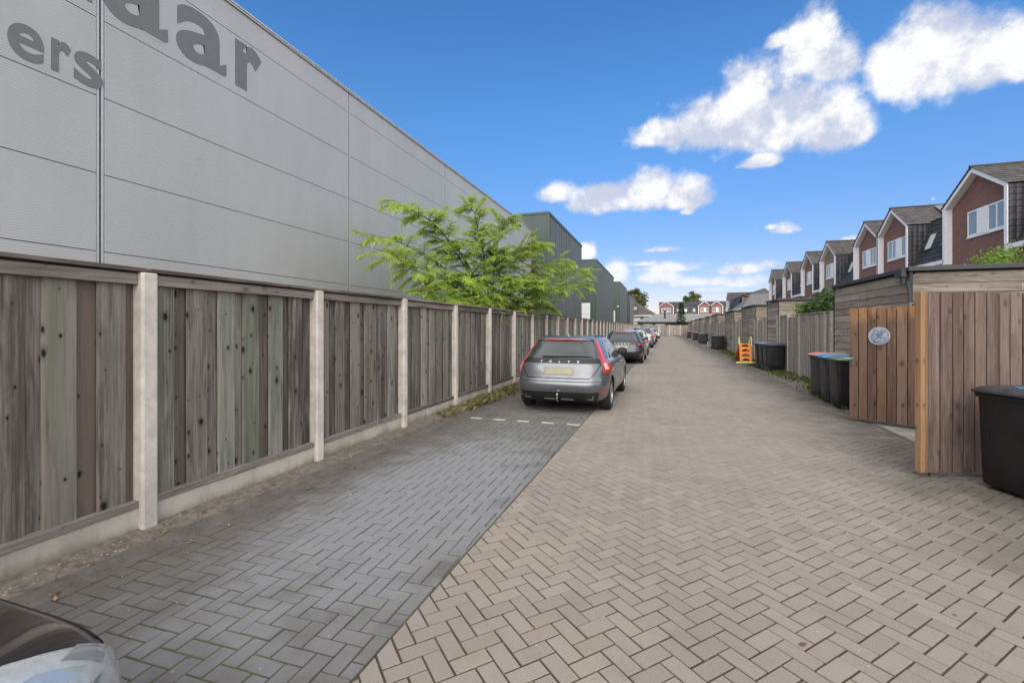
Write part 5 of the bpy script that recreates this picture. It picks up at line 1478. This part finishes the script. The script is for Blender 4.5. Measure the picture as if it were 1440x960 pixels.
def locust():
    rr = random.Random(21)
    base = Vector((-4.95, 12.9, 0))
    r_ = thing('young_locust_tree', 'young yellow green feathery leaved tree growing between the fence and the grey warehouse', 'tree', base)
    tk = MB(); tw = MB(); lv = MB()
    tk.tube([base, base+Vector((.03,-.05,.9)), base+Vector((.0,.05,1.6))], [.085, .07, .06], 10)
    top = base+Vector((0,.05,1.6))
    # main limbs: target tip, curvature
    tips = [(-5.9, 8.39, 3.65, 1.0), (-5.7, 8.93, 4.51, 1.0), (-5.6, 9.84, 4.3, 1.0), (-5.4, 7.8, 3.16, 1.0), (-5.2, 8.68, 2.92, 1.0), (-5.4, 10.58, 3.91, 1.0), (-5.3, 12.18, 5.17, 1.0), (-5, 12.1, 4.39, 1.0), (-4.8, 14.03, 5.17, 1.0), (-4.6, 12.67, 3.85, 1.0), (-4.4, 14.97, 4.33, 1.0), (-4.0, 15.87, 4.72, 1.0), (-3.4, 17.43, 4.23, 1.0), (-3.1, 20.53, 4.09, 1.0), (-2.9, 18.82, 3.44, 1.0), (-3.2, 15.15, 2.97, 0.75), (-3.6, 13.83, 3.09, 1.0), (-4, 12.19, 2.93, 1.0), (-4.6, 10.14, 2.91, 1.0), (-4.7, 8.55, 2.43, 0.75), (-4.4, 8.3, 2.18, 0.75), (-3.9, 13.27, 2.29, 0.75), (-4.3, 11.29, 2.47, 0.75), (-4.5, 9.52, 2.27, 0.75), (-3.8, 16.13, 2.43, 0.75)]
    for (tx, ty, tz, br) in tips:
        tip = Vector((tx, ty, tz)); h = tip-top; L = h.length
        b1 = top+Vector((h.x*.25, h.y*.22, h.z*.62)); ctrl = top+Vector((h.x*.62, h.y*.58, h.z*.98))
        pts = []
        for k in range(11):
            a = k/10
            p = top*(1-a)**3+b1*3*a*(1-a)**2+ctrl*3*a*a*(1-a)+tip*a**3
            pts.append(p+Vector((rr.gauss(0,.02), rr.gauss(0,.02), rr.gauss(0,.02))))
        tw.tube(pts, [.026*(1-k/10)**.8+.005 for k in range(11)], 6)
        # side twigs, alternate, in a rough plane, plus fronds at the tip
        for k in range(3, 11):
            for sd in (-1, 1):
                for q in range(2):
                    a = (k+rr.random()-.5)
                    i0 = min(9, int(a)); p = pts[i0].lerp(pts[i0+1], a-int(a)) if a < 10 else pts[10]
                    ax = (pts[min(10, i0+1)]-pts[max(0, i0-1)]).normalized()
                    sv = ax.cross(Vector((rr.gauss(0,.5), rr.gauss(0,.5), 1))).normalized()*sd
                    dv = (ax*rr.uniform(.35,.8)+sv*rr.uniform(.6,1)+Vector((0,0,rr.uniform(-.15,.22)))).normalized()
                    ln = min(1.0, L*.30)*(1-.62*k/10)*rr.uniform(.6,1.25)
                    sub = [p]; 
                    d2 = dv.copy()
                    for j in range(5):
                        d2 = (d2+Vector((0,0,-.07))+Vector((rr.gauss(0,.06), rr.gauss(0,.06), rr.gauss(0,.05)))).normalized(); sub.append(sub[-1]+d2*ln/5)
                    tw.tube(sub, [.010,.009,.008,.006,.005,.004], 5)
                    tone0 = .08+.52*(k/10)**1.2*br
                    for jj in range(2, 12):
                        j = jj//2
                        for s2 in (-1, 1):
                            if rr.random() < .18: continue
                            s3 = d2.cross(Vector((0,0,1))).normalized()*s2
                            fd = d2*rr.uniform(.4,.9)+s3*rr.uniform(.6,1.0)+Vector((0,0,rr.uniform(-.15,.3)))
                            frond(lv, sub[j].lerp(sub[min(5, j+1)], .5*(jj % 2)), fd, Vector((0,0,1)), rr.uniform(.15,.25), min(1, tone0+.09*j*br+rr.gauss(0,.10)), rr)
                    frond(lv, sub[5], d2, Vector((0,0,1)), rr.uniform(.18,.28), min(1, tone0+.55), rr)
    tr = tk.build('trunk', m_bark, r_, smooth=True)
    tw.build('limbs', m_bark2, r_, smooth=True)
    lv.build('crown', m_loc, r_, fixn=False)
locust()

def leafball(mb, c, rad, n, size, rr, clumps=28, squash=1.0, tone=(0.1, 0.9), hollow=.55):
    """loose crown: leaf quads scattered in many uneven clumps spread through the volume"""
    c = Vector(c); rad = Vector(rad); cl = []
    for _ in range(clumps):
        v = Vector((rr.gauss(0,1), rr.gauss(0,1), rr.gauss(0,1))).normalized()*rr.uniform(hollow, 1.0)
        cl.append((Vector((c.x+v.x*rad.x, c.y+v.y*rad.y, c.z+v.z*rad.z)), rr.uniform(.16,.34)*min(rad), rr.uniform(*tone)))
    for _ in range(n):
        o, r0, tn = rr.choice(cl)
        v = Vector((rr.gauss(0,1), rr.gauss(0,1), rr.gauss(0,.8)))*r0*.62
        p = o+v
        d = Vector((rr.gauss(0,1), rr.gauss(0,1), rr.gauss(0,.6))).normalized(); e = d.cross(Vector((rr.gauss(0,1), rr.gauss(0,1), rr.gauss(0,1)))).normalized()
        s = size*rr.uniform(.6,1.3)
        mb.add([tuple(p), tuple(p+d*s*.5+e*s*.3), tuple(p+d*s), tuple(p+d*s*.5-e*s*.3)], [(0,1,2,3)], min(1, max(0, tn+rr.gauss(0,.13))))
def bush(name, label, cat, base, c, rad, n, size, mat, seed, clumps=30, tone=(.1,.9), hollow=.45, nst=7):
    rr = random.Random(seed); r_ = thing(name, label, cat, base)
    g = MB(); b0 = Vector(base)
    for k in range(nst):
        v = Vector((rr.gauss(0,.45)*rad[0], rr.gauss(0,.45)*rad[1], rr.uniform(-.2,.7)*rad[2])); e = Vector(c)+v
        m_ = b0.lerp(e, .5)+Vector((rr.gauss(0,.08), rr.gauss(0,.08), .1))
        g.tube([b0, m_, e], [.035, .025, .008], 6)
    g.build('stems', m_bark, r_, smooth=True)
    g = MB(); leafball(g, c, rad, n, size, rr, clumps, tone=tone, hollow=hollow); g.build('foliage', mat, r_, fixn=False)
    return r_
bush('climber', 'dark green climbing shrub spilling over the board fence beside the nearest shed', 'shrub', (5.0, 16.9, 0), (5.05, 16.95, 2.05), (.55, 2.0, .72), 7500, .085, m_leafd, 5, 60, (.2,.95), .35)
bush('shrub', 'yellowish green shrub at the left end of the climbing shrub', 'shrub', (5.1, 19.2, 0), (5.0, 19.1, 1.95), (.45, .8, .55), 2200, .08, m_leafy, 6, 24, (.2,.9))
bush('shrub', 'bright light green shrub rising behind the roof of the nearest shed', 'shrub', (8.7, 15.4, 0), (8.7, 15.3, 2.75), (1.05, 1.3, .95), 6000, .075, m_leafy, 8, 46, (.25,1.0))
bush('shrub', 'small pale green shrub above the fence far along on the right', 'shrub', (5.6, 41, 0), (5.5, 41, 2.1), (.7, 1.5, .9), 1800, .12, m_leafo, 9, 26, (.3,1.0))

def tree(name, label, base, h, rad, n, size, mat, seed, trunk_h=None, clumps=40, tone=(.1,.9), conifer=False, r0=.16):
    rr = random.Random(seed); r_ = thing(name, label, 'tree', base)
    b0 = Vector(base); g = MB()
    g.tube([b0, b0+Vector((.05,.03,h*.45)), b0+Vector((0,0,h*.92))], [r0, r0*.7, .02], 10)
    if not conifer:
        for k in range(9):
            a = rr.uniform(0, 6.28); z0 = h*rr.uniform(.35,.6)
            e = b0+Vector((math.cos(a)*rad[0]*.75, math.sin(a)*rad[1]*.75, min(h*.95, z0+h*rr.uniform(.15,.4))))
            s = b0+Vector((0,0,z0)); g.tube([s, s.lerp(e,.5)+Vector((0,0,.2)), e], [r0*.5, r0*.3, .02], 6)
    else:
        for k in range(40):
            z = h*(.12+.85*k/40); a = k*2.4; l = rad[0]*(1-z/h)*.95+.05
            g.tube([b0+Vector((0,0,z)), b0+Vector((math.cos(a)*l, math.sin(a)*l, z-.12*l))], [.03, .008], 5)
    g.build('trunk', m_bark, r_, smooth=True)
    g = MB()
    if conifer:
        for _ in range(n):
            k = rr.randrange(60); z = h*(.10+.89*(k/60)); a = k*2.4+rr.gauss(0,.25); l = (rad[0]*(1-(z/h))**.85+.06)*rr.uniform(.35,1.08)
            p = b0+Vector((math.cos(a)*l, math.sin(a)*l, z-.15*l+rr.gauss(0,.06)))
            d = Vector((math.cos(a), math.sin(a), rr.uniform(-.6,.3))).normalized(); e = d.cross(Vector((0,0,1))).normalized(); s = size*rr.uniform(.6,1.3)
            g.add([tuple(p), tuple(p+d*s*.5+e*s*.25), tuple(p+d*s), tuple(p+d*s*.5-e*s*.25)], [(0,1,2,3)], min(1, max(0, rr.uniform(*tone))))
    else:
        leafball(g, (b0.x, b0.y, b0.z+h-rad[2]), rad, n, size, rr, clumps, tone=tone, hollow=.3)
    g.build('crown', mat, r_, fixn=False)
    return r_
tree('conifer', 'slim green conifer standing just behind the end fence', (3.7, 95.2, 0), 6.7, (1.35, 1.35, 3), 5200, .32, m_leafd, 31, conifer=True, tone=(.25,.95))
tree('broadleaf_tree', 'olive leaved tree behind the grey hall at the left', (-7.8, 138, 0), 12.9, (3.2, 3.2, 4.2), 9000, .6, m_leafo, 32, clumps=60, tone=(.25,.95))
tree('broadleaf_tree', 'rounded olive tree peeping over the far roofs left of the twin gables', (9.9, 160, 0), 13.2, (2.4, 2.4, 3.4), 4200, .5, m_leafo, 33, clumps=30, tone=(.25,.9))
tree('broadleaf_tree', 'smaller dark tree peeping over the far roofs beside the conifer', (7.9, 160, 0), 12.3, (1.5, 1.5, 2.6), 2200, .5, m_leafd, 34, clumps=22, tone=(.4,1))

# weeds and grass along the edges
def grass(name, spots, n, mat, hh, seed):
    rr = random.Random(seed); g = MB()
    for (x, y, sx, sy, wgt) in spots:
        for _ in range(int(n*wgt)):
            p = Vector((x+rr.gauss(0,1)*sx, y+rr.gauss(0,1)*sy, .02)); a = rr.uniform(0,6.28); h = hh*rr.uniform(.35,1.2)
            d = Vector((math.cos(a), math.sin(a), 0)); e = Vector((-d.y, d.x, 0))*.006
            m_ = p+d*h*.25+Vector((0,0,h*.7)); tp = p+d*h*rr.uniform(.5,1.0)+Vector((0,0,h*rr.uniform(.5,1)))
            g.add([tuple(p-e), tuple(p+e), tuple(m_+e*.8), tuple(tp), tuple(m_-e*.8)], [(0,1,2,3,4)], min(1, max(0, rr.uniform(0,1))))
    o = g.build(name, mat, fixn=False); return tag(o, kind='stuff')
tag(grass('dry_grass', [(-3.72, 9.0, .10, .55, 1.6), (-3.70, 10.0, .14, .6, 1.6), (-3.72, 11.6, .1, .8, 1.2), (-3.74, 8.0, .06, .5, .4), (-3.72, 14, .1, 1.2, .7)], 330, m_grass, .14, 41), 'dry yellowish grass tufts along the foot of the fence by the grey estate', 'grass')
sp = [(3.75, 10.6, .15, .25, .5), (3.66, 12.3, .12, .5, .8), (3.95, 13.6, .2, .5, .9), (4.2, 15.3, .12, .9, .9), (3.9, 16.8, .25, .8, .6), (4.1, 18.6, .2, .5, 1.1), (3.8, 21.5, .2, .4, .9), (4.1, 23.8, .25, .8, 1.6), (4.0, 26.5, .25, 1.2, 2.2), (4.0, 31, .3, 1.6, 1.5), (4.2, 34, .2, 1.2, .8)]
tag(grass('weeds', sp, 420, m_grassg, .085, 42), 'low green weeds growing along the foot of the sheds and fences on the right', 'weeds')

# fallen leaves and crumbs caught along the kerb and the foot of the sheds
m_litter = leafmat('fallen_leaf', (0.12, 0.07, 0.035), (0.26, 0.17, 0.09), (0.42, 0.34, 0.22), 0.1)
rr = random.Random(77); g = MB()
for _ in range(520):
    q = rr.random()
    if q < .6: p = Vector((-3.62+abs(rr.gauss(0, .16))*rr.choice((1, 1, -.6)), rr.uniform(.6, 17), .012))
    elif q < .85: p = Vector((3.45+rr.gauss(0, .22), rr.uniform(5, 26), .016))
    else: p = Vector((rr.uniform(-3.4, 3.2), rr.uniform(1.2, 14), .008))
    if p.x < -3.6: p.z = .062
    a = rr.uniform(0, 6.28); s = rr.uniform(.008, .028); d_ = Vector((math.cos(a), math.sin(a), rr.uniform(-.1, .25)))*s; e_ = Vector((-math.sin(a), math.cos(a), rr.uniform(-.2, .3)))*s*.5
    g.add([tuple(p-d_), tuple(p+e_), tuple(p+d_+Vector((0, 0, .003))), tuple(p-e_)], [(0, 1, 2, 3)], rr.random())
tag(tag(g.build('leaf_litter', m_litter, fixn=False), kind='stuff'), 'brown leaf litter scattered along the kerb and the paving', 'leaf litter')
